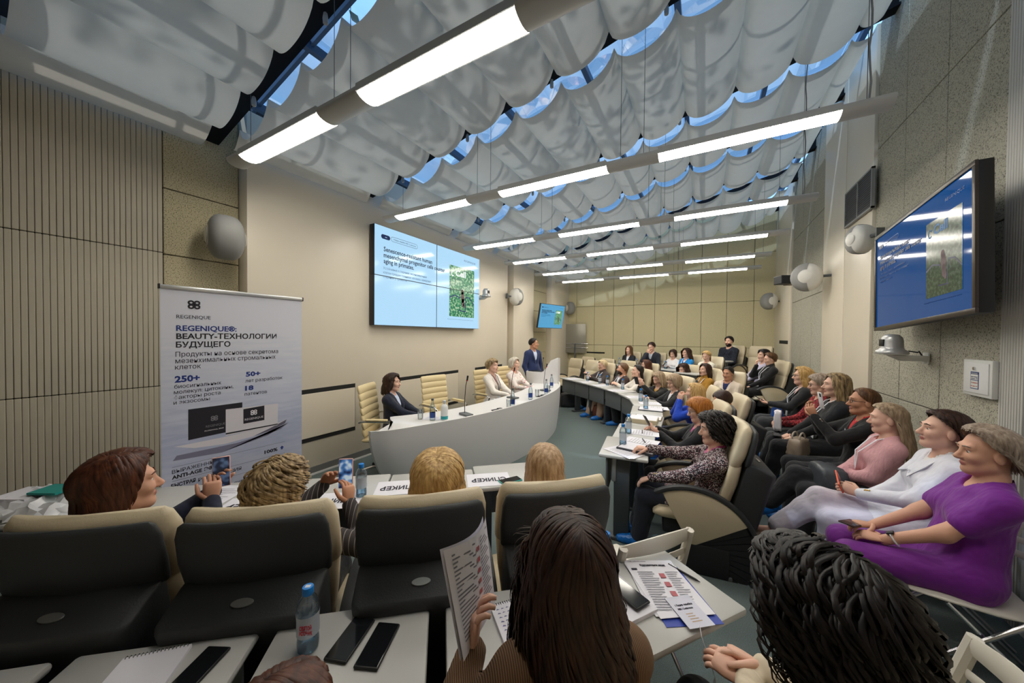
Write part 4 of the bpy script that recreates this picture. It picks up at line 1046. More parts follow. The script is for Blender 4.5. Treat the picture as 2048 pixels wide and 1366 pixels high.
def tweed(name, a, b, c_, sc=150.):
    return ramp_mat('cloth_'+name, a, [(.0, a), (.30, a), (.36, b), (.56, b), (.60, c_), (.74, c_), (.80, a)], kind='voronoi', scale=sc, rough=.9, bump=.3)
def stripes(name, a, b, sc, stretch):
    m = ramp_mat('cloth_'+name, a, [(.0, a), (.93, a), (.97, b)], kind='wave', scale=sc, rough=.85, stretch=stretch); return m
PP = {}
Rr = 90
# along the right wall, nearest first
PP[1] = person('woman in purple scrubs with ash-grey hair, seated nearest on the right', (1.28, 2.736, 1.17), R_(86), lod=0, seat=.455, lean=.20, hyaw=R_(6), hpit=R_(2), hair='bob', hcol=HGR, hover=dict(part=-.3, vol=.026, drop=(.02, .085), tm=(44, 60, 84, 110), flare=.01, backsweep=.03, n=420),
    top=cloth('purple', (118, 26, 142), .7), bottom=cloth('purple_trousers', (112, 24, 134), .7), shortsleeve=True, vneck=.10, skin='mid', arms=[dict(p=(-.07, .30, .63), d=(.35, .9, -.1), n=(.3, 0, -1), c=.7), dict(p=(.05, .33, .64), d=(-.35, .85, .0), n=(0, -.3, -1), c=.8)], coat=.12, build=1.1, fat=1.12, shoes=M_BEIGE, seed=3)
PP[2] = person('dark-haired woman in a white coat with crossed legs', (1.325, 3.22, 1.172), R_(88), lod=0, seat=.455, lean=.20, hyaw=R_(4), hpit=R_(-6), hair='mid', hcol=HB, hover=dict(tm=(46, 62, 82, 106), drop=(.0, .14), part=.3, vol=.018, n=420),
    top=cloth('white_coat', (226, 226, 236), .75), bottom=cloth('lilac_trousers', (206, 200, 214), .75), shirt=M_WHT, vneck=.13, arms=[dict(p=(-.04, .30, .70), d=(.3, .9, .25), n=(.5, -.4, -.6), c=.9), dict(p=(.10, .26, .62))], coat=.42,
    legs=[((-.09, .46, .50), (-.07, .46, .09)), ((.02, .50, .60), (-.02, .74, .34), (0, .88, -.30))], shoes=M_BEIGE, seed=4)
PP[3] = person('young woman in a ribbed pink sweater with a dark bag on her lap', (1.255, 3.77, 1.126), R_(90), lod=0, seat=.445, lean=.16, hyaw=R_(-8), hpit=R_(4), hair='long', hcol=HAB, hover=dict(part=.15, tm=(44, 60, 82, 104), drop=(.0, .30), backsweep=.02, n=420),
    top=mat('cloth_pink_rib', srgb(206, 156, 160), .9, noise=.12, scale=60, bump=.6, bscale=70, stretch=(1, 1, .3)), bottom=M_PANT, lanyard=M_LAN, arms=[dict(p=(.02, .25, .64), d=(.9, .4, -.2), n=(0, -.2, -1), c=.5), dict(p=(-.06, .28, .66), d=(-.8, .5, -.3), n=(0, -.3, -1), c=.4)],
    legs=[((-.10, .45, .50), (-.10, .48, .09)), ((.03, .50, .60), (.0, .70, .30), (0, .85, -.35))], seed=5)
PP[4] = person('woman with glasses in black cardigan over red, filming with a raised phone', (1.265, 4.27, 1.180), R_(92), lod=0, seat=.46, lean=.12, hyaw=R_(2), hpit=R_(0), hair='back', hcol=HBR, glasses=M_GLS, skin='tan',
    top=M_BLK, shirt=cloth('red_top', (196, 22, 34)), vneck=.20, arms=[dict(p=(-.045, .315, 1.03), d=(.15, .35, .92), n=(.75, -.6, .0), c=.9, pole=(-.5, .2, -1)), dict(p=(.065, .31, 1.05), d=(-.15, .35, .92), n=(-.75, -.6, .0), c=.9, pole=(.5, .2, -1))],
    bottom=M_PANT, legs=[((-.10, .46, .51), (-.12, .50, .09)), ((.10, .46, .51), (.10, .44, .09))], seed=6)
PP[5] = person('woman with long ombre hair in black, wearing a white lanyard', (1.25, 4.96, 1.245), R_(92), lod=1, seat=.46, lean=.10, hyaw=R_(2), hair='long', hcol=hair_mat('ombre', srgb(70, 54, 42), srgb(196, 166, 120)), hover=dict(part=.3, backsweep=.02), top=M_BLK, bottom=M_PANT, lanyard=M_LAN,
    arms=[dict(p=(-.05, .34, .60)), dict(p=(.06, .33, .62))], shoes=M_TANSH, legs=[((-.10, .46, .51), (-.10, .56, .09)), ((.10, .46, .51), (.10, .60, .09))], seed=7)
PP[6] = person('grey-haired woman in a red and black tweed jacket', (1.225, 5.44, 1.19), R_(92), lod=1, seat=.45, lean=.10, hyaw=R_(0), hpit=R_(6), hair='pixie', hcol=HGR, top=tweed('red_tweed', srgb(120, 20, 30), srgb(30, 14, 18), srgb(196, 60, 60), 90), bottom=M_GRY, glasses=M_GLS, arms=[dict(p=(-.05, .32, .68)), dict(p=(.05, .32, .70))], seed=8)
PP[7] = person('blonde woman with glasses in black jacket looking over her phone', (1.225, 6.29, 1.212), R_(92), lod=1, seat=.46, lean=.08, hyaw=R_(4), hair='mid', hcol=HBL, glasses=M_GLS, hover=dict(part=-.3, vol=.018), top=M_BLKJ, shirt=cloth('rose_top', (216, 172, 168)), vneck=.22, lanyard=M_LAN, bottom=M_GRY,
    arms=[dict(p=(-.04, .36, .78), d=(.2, .95, .2), n=(0, -.4, 1), c=.7), dict(p=(.05, .34, .76), d=(-.3, .9, .2), n=(0, -.4, 1), c=.7)], seed=9)
# right-hand side at the back
PP[8] = person('woman in black turtleneck resting her cheek on her hand by the right wall', (1.131, 8.4, 1.338), R_(112), tier=.2, seat=.42, lean=.20, hyaw=R_(-6), hpit=R_(12), hair='back', hcol=HBR, hover=dict(vol=.014, drop=(0, .03)), top=M_BLK, turtle=True, bottom=M_PANT, lanyard=M_LAN,
    arms=[dict(p=(-.05, .30, .60)), dict(p=(.055, .13, 1.02), d=(-.2, .1, 1), n=(-.6, -.6, .1), c=1.1, pole=(.4, .6, -1))], seed=10)
PP[9] = person('dark-haired person partly hidden behind the woman in black turtleneck', (1.075, 8.82, 1.385), R_(118), tier=.2, seat=.44, lean=.12, hyaw=0, hair='bob', hcol=HK, top=cloth('lilac_shirt', (190, 184, 208)), bottom=M_PANTN, arms=[dict(p=(-.08, .36, .66)), dict(p=(.02, .36, .64))], seed=11)
# raised rows
PP[10] = person('bearded man in a dark navy shirt on the top tier', (.536, 10.3, 1.657), R_(146), tier=.45, male=True, hair='short', hcol=HK, beard=HK, top=tweed('navy_check', srgb(26, 30, 44), srgb(38, 44, 62), srgb(18, 20, 30), 40), bottom=M_PANTN, shirt=cloth('black_tee', (16, 16, 18)), vneck=.07, seat=.44, hyaw=R_(6), seed=12)
PP[11] = person('woman in white sweater with a white headband looking down', (.039, 9.2, 1.319), R_(148), tier=.2, seat=.44, hpit=R_(20), hair='back', hcol=HBL, hover=dict(drop=(0, .14), vol=.01), top=cloth('cream_sweater', (232, 226, 210)), bottom=M_PANT, seed=13)
PP[12] = person('woman in a bright blue jacket with dark wavy hair', (-.41, 9.9, 1.348), R_(140), tier=.2, seat=.44, hyaw=R_(-10), hair='wavy', hcol=HB, top=cloth('bright_blue', (26, 138, 214)), shirt=M_WHT, vneck=.2, lanyard=M_LAN, bottom=M_PANT, seed=14)
PP[13] = person('woman in white shirt with dark bob reading a tablet', (-.759, 10.35, 1.291), R_(155), tier=.2, seat=.44, hpit=R_(18), hair='bob', hcol=HB, top=M_WHT, bottom=M_PANT, arms=[dict(p=(-.09, .30, .82)), dict(p=(.09, .30, .82))], seed=15)
PP[14] = person('man in a dark suit with his hand on his chin', (-1.322, 10.4, 1.469), R_(160), tier=.2, seat=.46, male=True, lean=-.08, hpit=R_(14), hair='short', hcol=HB, top=cloth('dark_suit', (30, 34, 48)), shirt=cloth('pale_blue_shirt', (206, 212, 226)), vneck=.22, bottom=M_PANTN,
    arms=[dict(p=(-.10, .34, .72)), dict(p=(.02, .22, 1.03), d=(-.1, -.1, 1), n=(0, -1, 0), c=1.2, pole=(.5, .5, -1))], seed=16)
PP[15] = person('long-haired woman in black blazer at the rear wall', (-1.976, 10.6, 1.358), R_(162), tier=.2, seat=.44, hyaw=R_(-10), hair='long', hcol=HBR, top=M_BLKJ, shirt=M_WHT, vneck=.26, bottom=M_PANT, seed=17)
# second row
PP[16] = person('dark-haired woman bending down in the second row', (-.425, 8.9, 1.011), R_(140), fit=1.04, seat=.42, lean=-.1, hpit=R_(20), hair='wavy', hcol=HB, top=cloth('brown_top', (70, 50, 42)), bottom=M_PANT, seed=18)
PP[17] = person('woman in a mustard turtleneck with dark wavy hair', (.012, 8.3, 1.063), R_(128), fit=1.06, seat=.42, hpit=R_(-4), hyaw=R_(4), hair='mid', hcol=HB, top=cloth('mustard', (172, 124, 40)), turtle=True, bottom=M_PANT, lanyard=M_LAN, seed=19)
PP[18] = person('man in a cream jacket and dark blue shirt', (.395, 7.7, 1.068), R_(152), fit=1.06, seat=.42, lean=.16, male=True, hpit=R_(6), hair='crop', hcol=HK, skin='tan', top=cloth('cream_jacket', (224, 208, 190)), shirt=cloth('dark_blue_shirt', (24, 34, 84)), vneck=.2, bottom=M_PANT, seed=20)
PP[19] = person('brown-haired person behind the dark-haired woman in white', (-1.251, 8.9, 1.06), R_(146), fit=1.04, seat=.42, hyaw=R_(-30), hair='mid', hcol=HRB, top=cloth('taupe_top', (120, 96, 84)), bottom=M_PANT, seed=21)
# front row, far to near
PP[20] = person('woman with cropped blond hair in a dark sweater and white lanyard', (-2.18, 8.36, 1.05), R_(146), fit=1.05, seat=.42, lean=.10, hyaw=R_(-12), hpit=R_(8), hair='crop', hcol=HPB, hover=dict(vol=.010), top=cloth('charcoal_sweater', (66, 56, 54)), turtle=True, bottom=M_PANT, lanyard=M_LAN, arms=[dict(p=(-.06, .34, .74)), dict(p=(.10, .36, .80))], seed=22)
PP[21] = person('bearded man in a brown jacket with a white lanyard', (-1.562, 7.68, 1.045), R_(132), fit=1.06, seat=.42, lean=.20, male=True, hyaw=R_(-20), hpit=R_(-6), hair='crop', hcol=HBR, beard=HB, skin='tan', top=cloth('brown_jacket', (56, 36, 32)), shirt=M_WHT, vneck=.2, bottom=cloth('beige_chinos', (168, 140, 118)), lanyard=M_LAN,
    legs=[((-.12, .44, .40), (-.16, .50, .09)), ((.10, .46, .40), (.12, .60, .09))], arms=[dict(p=(-.12, .34, .66)), dict(p=(.12, .30, .62))], seed=23)
PP[22] = person('woman in white with black ponytail looking towards the desk', (-1.163, 7.15, 1.065), R_(118), fit=1.04, seat=.42, lean=.06, hyaw=R_(2), hpit=R_(-4), hair='back', hcol=HK, hover=dict(drop=(0, .20), flare=.02), top=cloth('white_top', (226, 218, 208)), bottom=M_PANT, arms=[dict(p=(-.10, .38, .76)), dict(p=(.10, .36, .76))], seed=24)
PP[23] = person('woman with long fair hair and mustard scarf looking at her phone', (-.728, 6.74, .993), R_(140), fit=1.02, seat=.42, lean=.08, hpit=R_(24), hair='long', hcol=HAB, hover=dict(tm=(54, 74, 96, 104), drop=(.14, .20)), top=M_BLK, shirt=cloth('mustard_scarf', (196, 150, 70)), vneck=.16, bottom=M_PANT, arms=[dict(p=(-.02, .34, .86), d=(0, .5, .8), n=(.3, -.8, .3), c=.7), dict(p=(.08, .32, .84), d=(0, .5, .8), n=(-.3, -.8, .3), c=.7)], seed=25)
PP[24] = person('woman with blond bob and glasses in black blazer over white', (-.434, 6.22, 1.01), R_(120), fit=1.02, seat=.42, lean=.06, hpit=R_(16), hyaw=R_(4), hair='bobbangs', hcol=HAB, glasses=M_GLS, top=M_BLKJ, shirt=M_WHT, vneck=.24, bottom=M_PANT, arms=[dict(p=(-.06, .40, .72)), dict(p=(.06, .40, .70))], seed=26)
PP[25] = person('blonde woman in royal blue holding both hands to her face', (-.105, 5.2, 1.01), R_(98), fit=1.0, lod=1, seat=.42, lean=.02, hyaw=R_(2), hair='long', hcol=HBL, top=cloth('royal_blue', (18, 66, 184)), bottom=cloth('royal_blue_trousers', (20, 60, 168)),
    arms=[dict(p=(-.035, .19, .885), d=(.1, -.1, 1), n=(.7, -.6, 0), c=1.0, pole=(-.4, .7, -1)), dict(p=(.05, .19, .895), d=(-.1, -.1, 1), n=(-.7, -.6, 0), c=1.0, pole=(.4, .7, -1))], seed=27)
PP[26] = person('man with short dark hair turned away in the right row', (.188, 4.6, 1.016), R_(100), fit=1.0, lod=1, seat=.42, lean=.10, male=True, hyaw=R_(14), hpit=R_(26), hair='crop', hcol=HB, skin='mid', top=cloth('slate_jacket', (46, 50, 58)), bottom=M_PANT, seed=28)
PP[27] = person('woman with ginger bob and glasses in black jacket holding a phone', (-.042, 3.98, 1.005), R_(100), fit=0.99, lod=1, seat=.42, lean=.06, hpit=R_(14), hyaw=R_(6), hair='bobbangs', hcol=HGI, hover=dict(drop=(.05, .06)), glasses=mat('glasses_thin', (.3, .28, .26), .3, .8), top=M_BLKJ, shirt=cloth('pink_scarf', (206, 84, 150)), vneck=.16, bottom=M_PANT,
    arms=[dict(p=(-.03, .36, .74), d=(.2, .8, .5), n=(.4, -.6, .6), c=.6), dict(p=(.08, .38, .76), d=(-.3, .9, .2), n=(0, -.2, -1), c=.6)], seed=29)
PP[28] = person('woman with dark curly hair in a multicoloured tweed jacket', (.079, 3.15, 1.02), R_(97), fit=0.99, lod=0, seat=.42, lean=.14, hyaw=R_(8), hpit=R_(6), hair='curly', hcol=HK, hover=dict(vol=.004, curl=(.018, 2.8), n=420, w=.009, fluff=.28), top=tweed('boucle', srgb(38, 34, 40), srgb(206, 196, 196), srgb(132, 84, 92), 170), bottom=M_PANTN, shirt=cloth('pink_collar', (206, 84, 150)), vneck=.10, coat=.55,
    arms=[dict(p=(-.12, .43, .60), d=(.1, .9, -.5), n=(0, -.4, -.9), c=.6), dict(p=(.02, .44, .80), d=(-.1, 1, .0), n=(0, 0, -1), c=.9)], legs=[((-.09, .46, .44), (-.08, .50, .09)), ((.11, .46, .44), (.12, .52, .09))], seed=30)
# presidium
PP[29] = person('dark-haired woman in navy jacket at the near end of the desk', (-3.6, 3.138, 1.115), R_(-66), lod=1, seat=.45, lean=.10, hyaw=R_(2), hair='wavy', hcol=HB, hover=dict(drop=(.13, .15), flare=.03), top=cloth('navy_jacket', (24, 30, 50)), shirt=cloth('ice_shirt', (206, 216, 240)), vneck=.26, bottom=M_PANTN, build=1.1, fat=1.1,
    arms=[dict(p=(-.03, .40, .74)), dict(p=(.06, .40, .74))], group='panel at the desk', seed=31)
PP[30] = person('woman with short fair hair in a white blazer at the desk', (-3.3, 5.116, 1.207), R_(-92), lod=1, seat=.47, lean=.04, hyaw=R_(4), hpit=R_(-4), hair='pixie', hcol=HCB, top=cloth('white_blazer', (238, 230, 222)), shirt=cloth('print_blouse', (190, 150, 140)), vneck=.3, bottom=M_WHT, lanyard=mat('lanyard_navy', srgb(30, 34, 60), .6),
    arms=[dict(p=(-.05, .40, .74)), dict(p=(.08, .38, .74))], group='panel at the desk', seed=32)
PP[31] = person('woman with white-blond hair in a floral blouse at the desk', (-3.3, 5.925, 1.188), R_(-96), lod=1, seat=.47, lean=.06, hyaw=R_(4), hpit=R_(-2), hair='bob', hcol=HWH, hover=dict(drop=(.07, .07)), top=ramp_mat('cloth_floral', (.8, .7, .7), [(.0, srgb(232, 222, 216)), (.60, srgb(232, 222, 216)), (.66, srgb(196, 60, 76)), (.74, srgb(228, 190, 186))], scale=26, rough=.8), bottom=M_PANT,
    arms=[dict(p=(-.06, .40, .76)), dict(p=(.08, .38, .76))], group='panel at the desk', seed=33)
PP[32] = person('man in a blue suit standing at the podium', (-3.38, 6.95, 1.578), R_(-112), lod=1, stand=True, male=True, lean=.0, hyaw=R_(38), hair='crop', hcol=HK, skin='tan', top=cloth('blue_suit', (36, 50, 92)), shirt=cloth('sky_shirt', (206, 216, 236)), vneck=.30, bottom=cloth('blue_suit_trousers', (34, 46, 84)), shoes=M_BLSH, coat=.25,
    arms=[dict(p=(-.22, .10, .84)), dict(p=(.22, .10, .84))], group='panel at the desk', seed=34)
# near row, seen from behind
PP[33] = person('brown-haired woman in navy holding up a phone at the left', (-2.05, .415, 1.13), R_(NEAR-4), lod=0, seat=.42, lean=.10, hyaw=R_(-46), hpit=R_(-2), hair='bob', hcol=HRB, hover=dict(part=.2, vol=.030, drop=(.09, .10), flare=.006, n=420), top=cloth('navy_knit', (24, 30, 52)), bottom=M_PANTN, skin='mid',
    arms=[dict(wp=(-2.245, .78, .915), wd=(.25, .1, 1), wn=(1, .4, .0), c=(.8, .8, .9, 1.0, .5), pole=(-.5, -.2, -1)), dict(wp=(-2.165, .74, .90), wd=(-.15, .1, 1), wn=(-1, .2, 0), c=(.9, .9, .9, .9, .5), pole=(.6, -.2, -1))], seed=35)
PP[34] = person('woman with curly blond-brown hair in pinstripe jacket filming with a phone', (-1.60, .783, 1.075), R_(NEAR-2), lod=0, seat=.42, lean=.08, hyaw=R_(-25), hpit=R_(-2), hair='curly', hcol=HCB, hover=dict(vol=.004, curl=(.020, 2.8), n=500, drop=(.03, .06), w=.0085, fluff=.30), top=stripes('pinstripe', srgb(48, 42, 42), srgb(130, 122, 118), 14, (1, 0, 0)), bottom=M_PANT, skin='tan',
    arms=[dict(wp=(-1.80, 1.10, .925), wd=(.55, .15, .8), wn=(.6, -.3, -.5), c=(.5, .7, .8, .9, .5), pole=(-.7, -.2, -.8)), dict(wp=(-1.565, 1.09, .885), wd=(-.35, .2, .9), wn=(-.9, -.1, -.2), c=(.7, .8, .9, 1.0, .4), pole=(.7, -.3, -.7))], seed=36)
PP[35] = person('blonde woman with a thick layered bob seen from behind', (-1.085, 1.214, 1.067), R_(NEAR), lod=0, seat=.42, lean=.06, faceless=True, hair='bob', hcol=HBL, hover=dict(vol=.046, drop=(.11, .12), flare=.030, part=-.05, n=700, curl=(.010, 1.2), w=.0095), top=cloth('beige_top', (196, 180, 164)), bottom=M_PANT, seed=37)
PP[36] = person('straight-haired pale blonde woman nearest the aisle, seen from behind', (-.71, 1.61, 1.07), R_(NEAR+2), lod=0, seat=.42, lean=.06, faceless=True, hair='mid', hcol=hair_mat('sandy', srgb(150, 116, 84), srgb(214, 184, 148)), hover=dict(vol=.012, n=520, part=.0), top=cloth('pale_grey_top', (206, 200, 204)), bottom=cloth('teal_trousers', (50, 96, 98)), seed=38)
PP[37] = person('woman with very long dark hair in a brown checked jacket, reading a leaflet', (-.285, .815, 1.165), R_(NEAR+2), lod=0, seat=.44, lean=-.02, faceless=True, hpit=R_(8), hair='long', hcol=HB, hover=dict(vol=.006, n=900, drop=(.36, .46), flare=.05, curl=(.022, 1.8), w=.0085, fluff=.10), top=ramp_mat('cloth_check', (.2, .15, .1), [(.3, srgb(92, 68, 50)), (.6, srgb(136, 106, 80))], kind='wave', scale=60, rough=.9, stretch=(1, 1, 1.6), bump=.2), bottom=M_PANT,
    arms=[dict(wp=(-.515, .715, .93), wd=(.0, .15, 1), wn=(.85, .5, 0), c=(.9, .9, 1.0, 1.0, .2), pole=(-.8, -.3, -.7)), dict(p=(.12, .34, .76))], seed=39)
PP[38] = person('woman with black curly hair in a cream jacket at the lower right', (.235, .955, 1.150), R_(NEAR+10), lod=0, seat=.44, lean=-.05, faceless=True, hpit=R_(6), hair='curly', hcol=HK, hover=dict(vol=.006, curl=(.026, 3.2), n=560, drop=(.11, .15), w=.0085, flare=.015, fluff=.42), top=cloth('oat_jacket', (206, 192, 168)), bottom=M_PANT,
    arms=[dict(wp=(.13, 1.21, .735), wd=(-.9, .35, .1), wn=(.2, .3, -1), c=.8), dict(wp=(.17, 1.27, .745), wd=(-.95, .1, .1), wn=(.2, -.5, -.8), c=.8)], legs=[((-.14, .46, .54), (-.14, .40, .09)), ((.12, .46, .52), (.12, .44, .09))], seed=40)
PP[39] = person('brown-haired person at the bottom edge, only the top of the head showing', (-.545, .262, 1.108), R_(NEAR-4), lod=0, seat=.44, lean=.0, hyaw=R_(-40), hair='short', hcol=HRB, hover=dict(part=-.3), top=cloth('dark_green_top', (52, 58, 54)), bottom=M_PANT, seed=41)
# headband of the woman in the white sweater
_h = PP[11]; hb = MB(); hb.tube([_h['H'](.086*math.cos(a), .005-.01*math.sin(a), .022+.104*math.sin(a)) for a in np.linspace(.1, math.pi-.1, 14)], .012, 8, flat=.5); hb.build('headband', M_WHT, _h['T'], smooth=True)
# folding chairs under the people along the right wall, and two empty ones
for k, lb in ((1, 'white folding chair of the woman in purple scrubs'), (2, 'white folding chair of the woman in the white coat'), (3, 'white folding chair of the woman in pink'), (4, 'white folding chair of the woman filming'), (5, 'white folding chair of the woman with ombre hair'),
              (6, 'white folding chair of the woman in red tweed'), (7, 'white folding chair of the blonde woman with glasses by the wall')):
    r = PP[k]['root']; folding_chair(min(r.x, 1.33), r.y, math.degrees(PP[k]['rz']), lb)
folding_chair(-.40, 1.90, 52, 'empty white folding chair with slotted back in the aisle')
folding_chair(.475, 1.47, 88, 'pale chair back at the bottom right corner')
for k, lb in ((37, 'auditorium chair of the long dark-haired woman'), (38, 'auditorium chair of the woman with black curls'), (39, 'auditorium chair of the person at the bottom edge')):
    r = PP[k]['root']; f = fdir(math.degrees(PP[k]['rz'])); chair(r.x, r.y, math.degrees(PP[k]['rz']), lb)

# seats line up with the people sitting on them
for k, key in ((8, 'auditorium chair of the woman in black turtleneck by the right wall'), (9, 'auditorium chair behind the woman in black turtleneck'), (10, 'auditorium chair of the bearded man in navy on the top tier'), (11, 'auditorium chair of the woman with a white headband'), (12, 'auditorium chair of the woman in bright blue'), (13, 'auditorium chair of the reading woman in white'),
               (14, 'auditorium chair of the man with hand on chin'), (15, 'auditorium chair of the long-haired woman at the rear wall'), (16, 'auditorium chair behind the bob-haired woman'), (17, 'auditorium chair of the woman in mustard turtleneck'), (18, 'auditorium chair of the man in the cream jacket'), (19, 'auditorium chair behind the woman in white with dark hair'),
               (20, 'auditorium chair of the woman with cropped blond hair'), (21, 'auditorium chair of the bearded man in brown'), (22, 'auditorium chair of the dark-haired woman in white'), (23, 'auditorium chair of the woman looking at a phone in mustard scarf'), (24, 'auditorium chair of the blonde bob woman in black blazer'),
               (25, 'auditorium chair of the woman in royal blue'), (26, 'auditorium chair of the short-haired man at the right row'), (27, 'auditorium chair of the ginger-haired woman'), (28, 'auditorium chair of the woman in the tweed jacket, side panel in view')):
    r = PP[k]['root']; a = PP[k]['rz']; q = .07 if k >= 16 else -.02; CH[key].location.x = r.x-q*math.sin(a); CH[key].location.y = r.y+q*math.cos(a); CH[key].rotation_euler.z = a
# ---------------------------------------------------------------- screens
def fit_text(name, body, x0, x1, size, material, parent, M, bold=0.):
    o = text(name, body, size, material, parent, M, bold=bold)
    xs_ = [v.co.x for v in o.data.vertices]
    if not xs_: return o
    w = max(xs_)-min(xs_); k = (x1-x0)/max(w, 1e-4)
    o.matrix_local = M @ Matrix.Translation((-min(xs_)*k, 0, 0)) @ Matrix.Diagonal((k, 1, 1, 1)); return o
M_INK = mat('slide_ink', srgb(22, 34, 70), .6); M_INK2 = mat('slide_ink_grey', srgb(120, 150, 186), .6); M_NAVY = mat('slide_navy', srgb(14, 46, 110), .5); M_BEZ = mat('screen_bezel', (.01, .012, .02), .3)
def foliage_emit(name, k):
    if name in MATS: return MATS[name]
    m = bpy.data.materials.new(name); m.use_nodes = True; MATS[name] = m; nt = m.node_tree; b = nt.nodes['Principled BSDF']
    tc = nt.nodes.new('ShaderNodeTexCoord'); n = nt.nodes.new('ShaderNodeTexVoronoi'); n.inputs['Scale'].default_value = 30/k
    n2 = nt.nodes.new('ShaderNodeTexNoise'); n2.inputs['Scale'].default_value = 22/k; n2.inputs['Detail'].default_value = 4
    nt.links.new(tc.outputs['Object'], n.inputs['Vector']); nt.links.new(tc.outputs['Object'], n2.inputs['Vector'])
    cr = nt.nodes.new('ShaderNodeValToRGB'); el = cr.color_ramp.elements
    st_ = [(.30, srgb(10, 60, 62)), (.44, srgb(30, 128, 96)), (.54, srgb(96, 178, 120)), (.62, srgb(206, 226, 190)), (.72, srgb(60, 150, 150))]
    while len(el) < 5: el.new(.5)
    for e, (p, c_) in zip(el, st_): e.position = p; e.color = (*c_, 1)
    nt.links.new(n2.outputs['Fac'], cr.inputs[0]); b.inputs['Base Color'].default_value = (.02, .02, .02, 1); b.inputs['Roughness'].default_value = .15
    nt.links.new(cr.outputs[0], b.inputs['Emission Color']); b.inputs['Emission Strength'].default_value = .8*k**0
    return m
def slide(T, M, w, h, bg, ink, ink2, navy, fol, white=None):
    """slide content on the screen face; M: frame with origin at the lower left corner, metres scaled to a 2.575 x 1.45 slide"""
    k = w/2.575; F_ = lambda x, y, z=.0: M @ Matrix.Translation((x*k, y*k, z))
    def q(name, x0, y0, x1, y1, m, z=.0012, r=.0):
        b = MB()
        if r:
            pts = []
            for cx, cy, a0 in ((x1-r, y1-r, 0), (x0+r, y1-r, 90), (x0+r, y0+r, 180), (x1-r, y0+r, 270)):
                pts += [(cx+r*math.cos(R_(a0+a)), cy+r*math.sin(R_(a0+a))) for a in (0, 30, 60, 90)]
            b.add([(x*k, y*k, z) for x, y in pts], [tuple(range(16))])
        else: b.add([(x0*k, y0*k, z), (x1*k, y0*k, z), (x1*k, y1*k, z), (x0*k, y1*k, z)], [(0, 1, 2, 3)])
        o = b.build(name, m, T); o.matrix_local = M; return o
    t = lambda s, x0, x1, y, size, m, b=0.: fit_text('slide_text', s, x0*k, x1*k, size*k, m, T, F_(x0, y, .0016), b)
    q('slide_badge', .112, 1.26, .275, 1.325, navy, .0012, .03); t('RM', .185, .215, 1.282, .022, bg)
    q('slide_pill', .288, 1.258, .83, 1.332, ink2, .0010, .036); q('slide_pill_face', .294, 1.264, .824, 1.326, bg, .0014, .030)
    t('С'+'ледуя заповедям MEC Conference' if False else 'I Лидер линейка MEC Conference', .33, .79, 1.285, .03, ink)
    t('Senescence-resistant human', .158, 1.17, 1.085, .095, ink, .0015); t('mesenchymal progenitor cells counter', .158, 1.50, .998, .095, ink, .0015); t('aging in primates.', .158, .75, .912, .095, ink, .0015)
    t('Устойчивые к старению мезенхимальные', .152, 1.04, .822, .052, ink2); t('клетки-предшественники человека замедляют', .152, 1.15, .760, .052, ink2); t('старение у приматов', .152, .604, .698, .052, ink2)
    t('REGENIQUE', 2.06, 2.43, 1.300, .05, ink2)
    q('slide_picture', 1.626, .218, 2.39, 1.165, fol)
    mk = MB(); 
    for cx, cy, rx, ry in ((2.02, .60, .055, .11), (2.03, .50, .045, .08), (2.005, .70, .04, .05), (2.06, .44, .03, .05)):
        mk.add([((cx+rx*math.cos(a))*k, (cy+ry*math.sin(a))*k, .0018) for a in np.linspace(0, 6.283, 14, endpoint=False)], [tuple(range(14))])
    mk.build('slide_picture_shape', mat('slide_brown', srgb(110, 92, 96), .6), T).matrix_local = M
    br = MB()
    for a, b_ in (((1.63, .56), (1.78, .62)), ((1.78, .62), (1.95, .58)), ((2.10, .33), (2.12, .62)), ((1.92, .34), (2.12, .33)), ((2.12, .62), (2.25, .60)), ((2.25, .60), (2.39, .48))):
        d_ = Vector((b_[0]-a[0], b_[1]-a[1], 0)).normalized(); n_ = Vector((-d_.y, d_.x, 0))*.010
        br.add([((a[0]+n_.x)*k, (a[1]+n_.y)*k, .0016), ((a[0]-n_.x)*k, (a[1]-n_.y)*k, .0016), ((b_[0]-n_.x)*k, (b_[1]-n_.y)*k, .0016), ((b_[0]+n_.x)*k, (b_[1]+n_.y)*k, .0016)], [(0, 1, 2, 3)])
    br.build('slide_picture_branch', navy, T).matrix_local = M
    white = white or mat('slide_white', srgb(236, 244, 250), .5, emit=.6); t('Cell', 1.80, 2.11, .985, .16, white, .003)
    rg = MB(); rg.tube([((1.72+.035*math.cos(a))*k, (1.02+.05*math.sin(a))*k, .002) for a in np.linspace(.6, 5.6, 12)], .009*k, 5, flat=.2, up=(0, 0, 1)); rg.build('slide_emblem', white, T).matrix_local = M
    t('doi.org/cell senescence-resistant human mesenchymal progenitor', 1.58, 2.37, .158, .022, ink2)
VW = thing('video_wall', 'large two by two video wall showing a pale blue slide', 'screen', (-4.10, 3.245, 1.885))
M_SCR = emit_mat('screen_pale_blue', srgb(176, 220, 250), .95)
w2, h2 = 2.578/2, 1.448/2
for i in (0, 1):
    for j in (0, 1):
        MB().bbox((-.11, i*w2+.001, j*h2+.001), (-.006, (i+1)*w2-.001, (j+1)*h2-.001)).build('panel_housing', M_BEZ, VW, bevel=.004)
        MB().bbox((-.006, i*w2+.006, j*h2+.006), (0, (i+1)*w2-.006, (j+1)*h2-.006)).build('screen_panel', M_SCR, VW)
MV = frame((0.0005, 0, 0), (0, 1, 0), (0, 0, 1))
slide(VW, MV, 2.578, 1.448, M_SCR, M_INK, M_INK2, M_NAVY, foliage_emit('picture_foliage', 1))
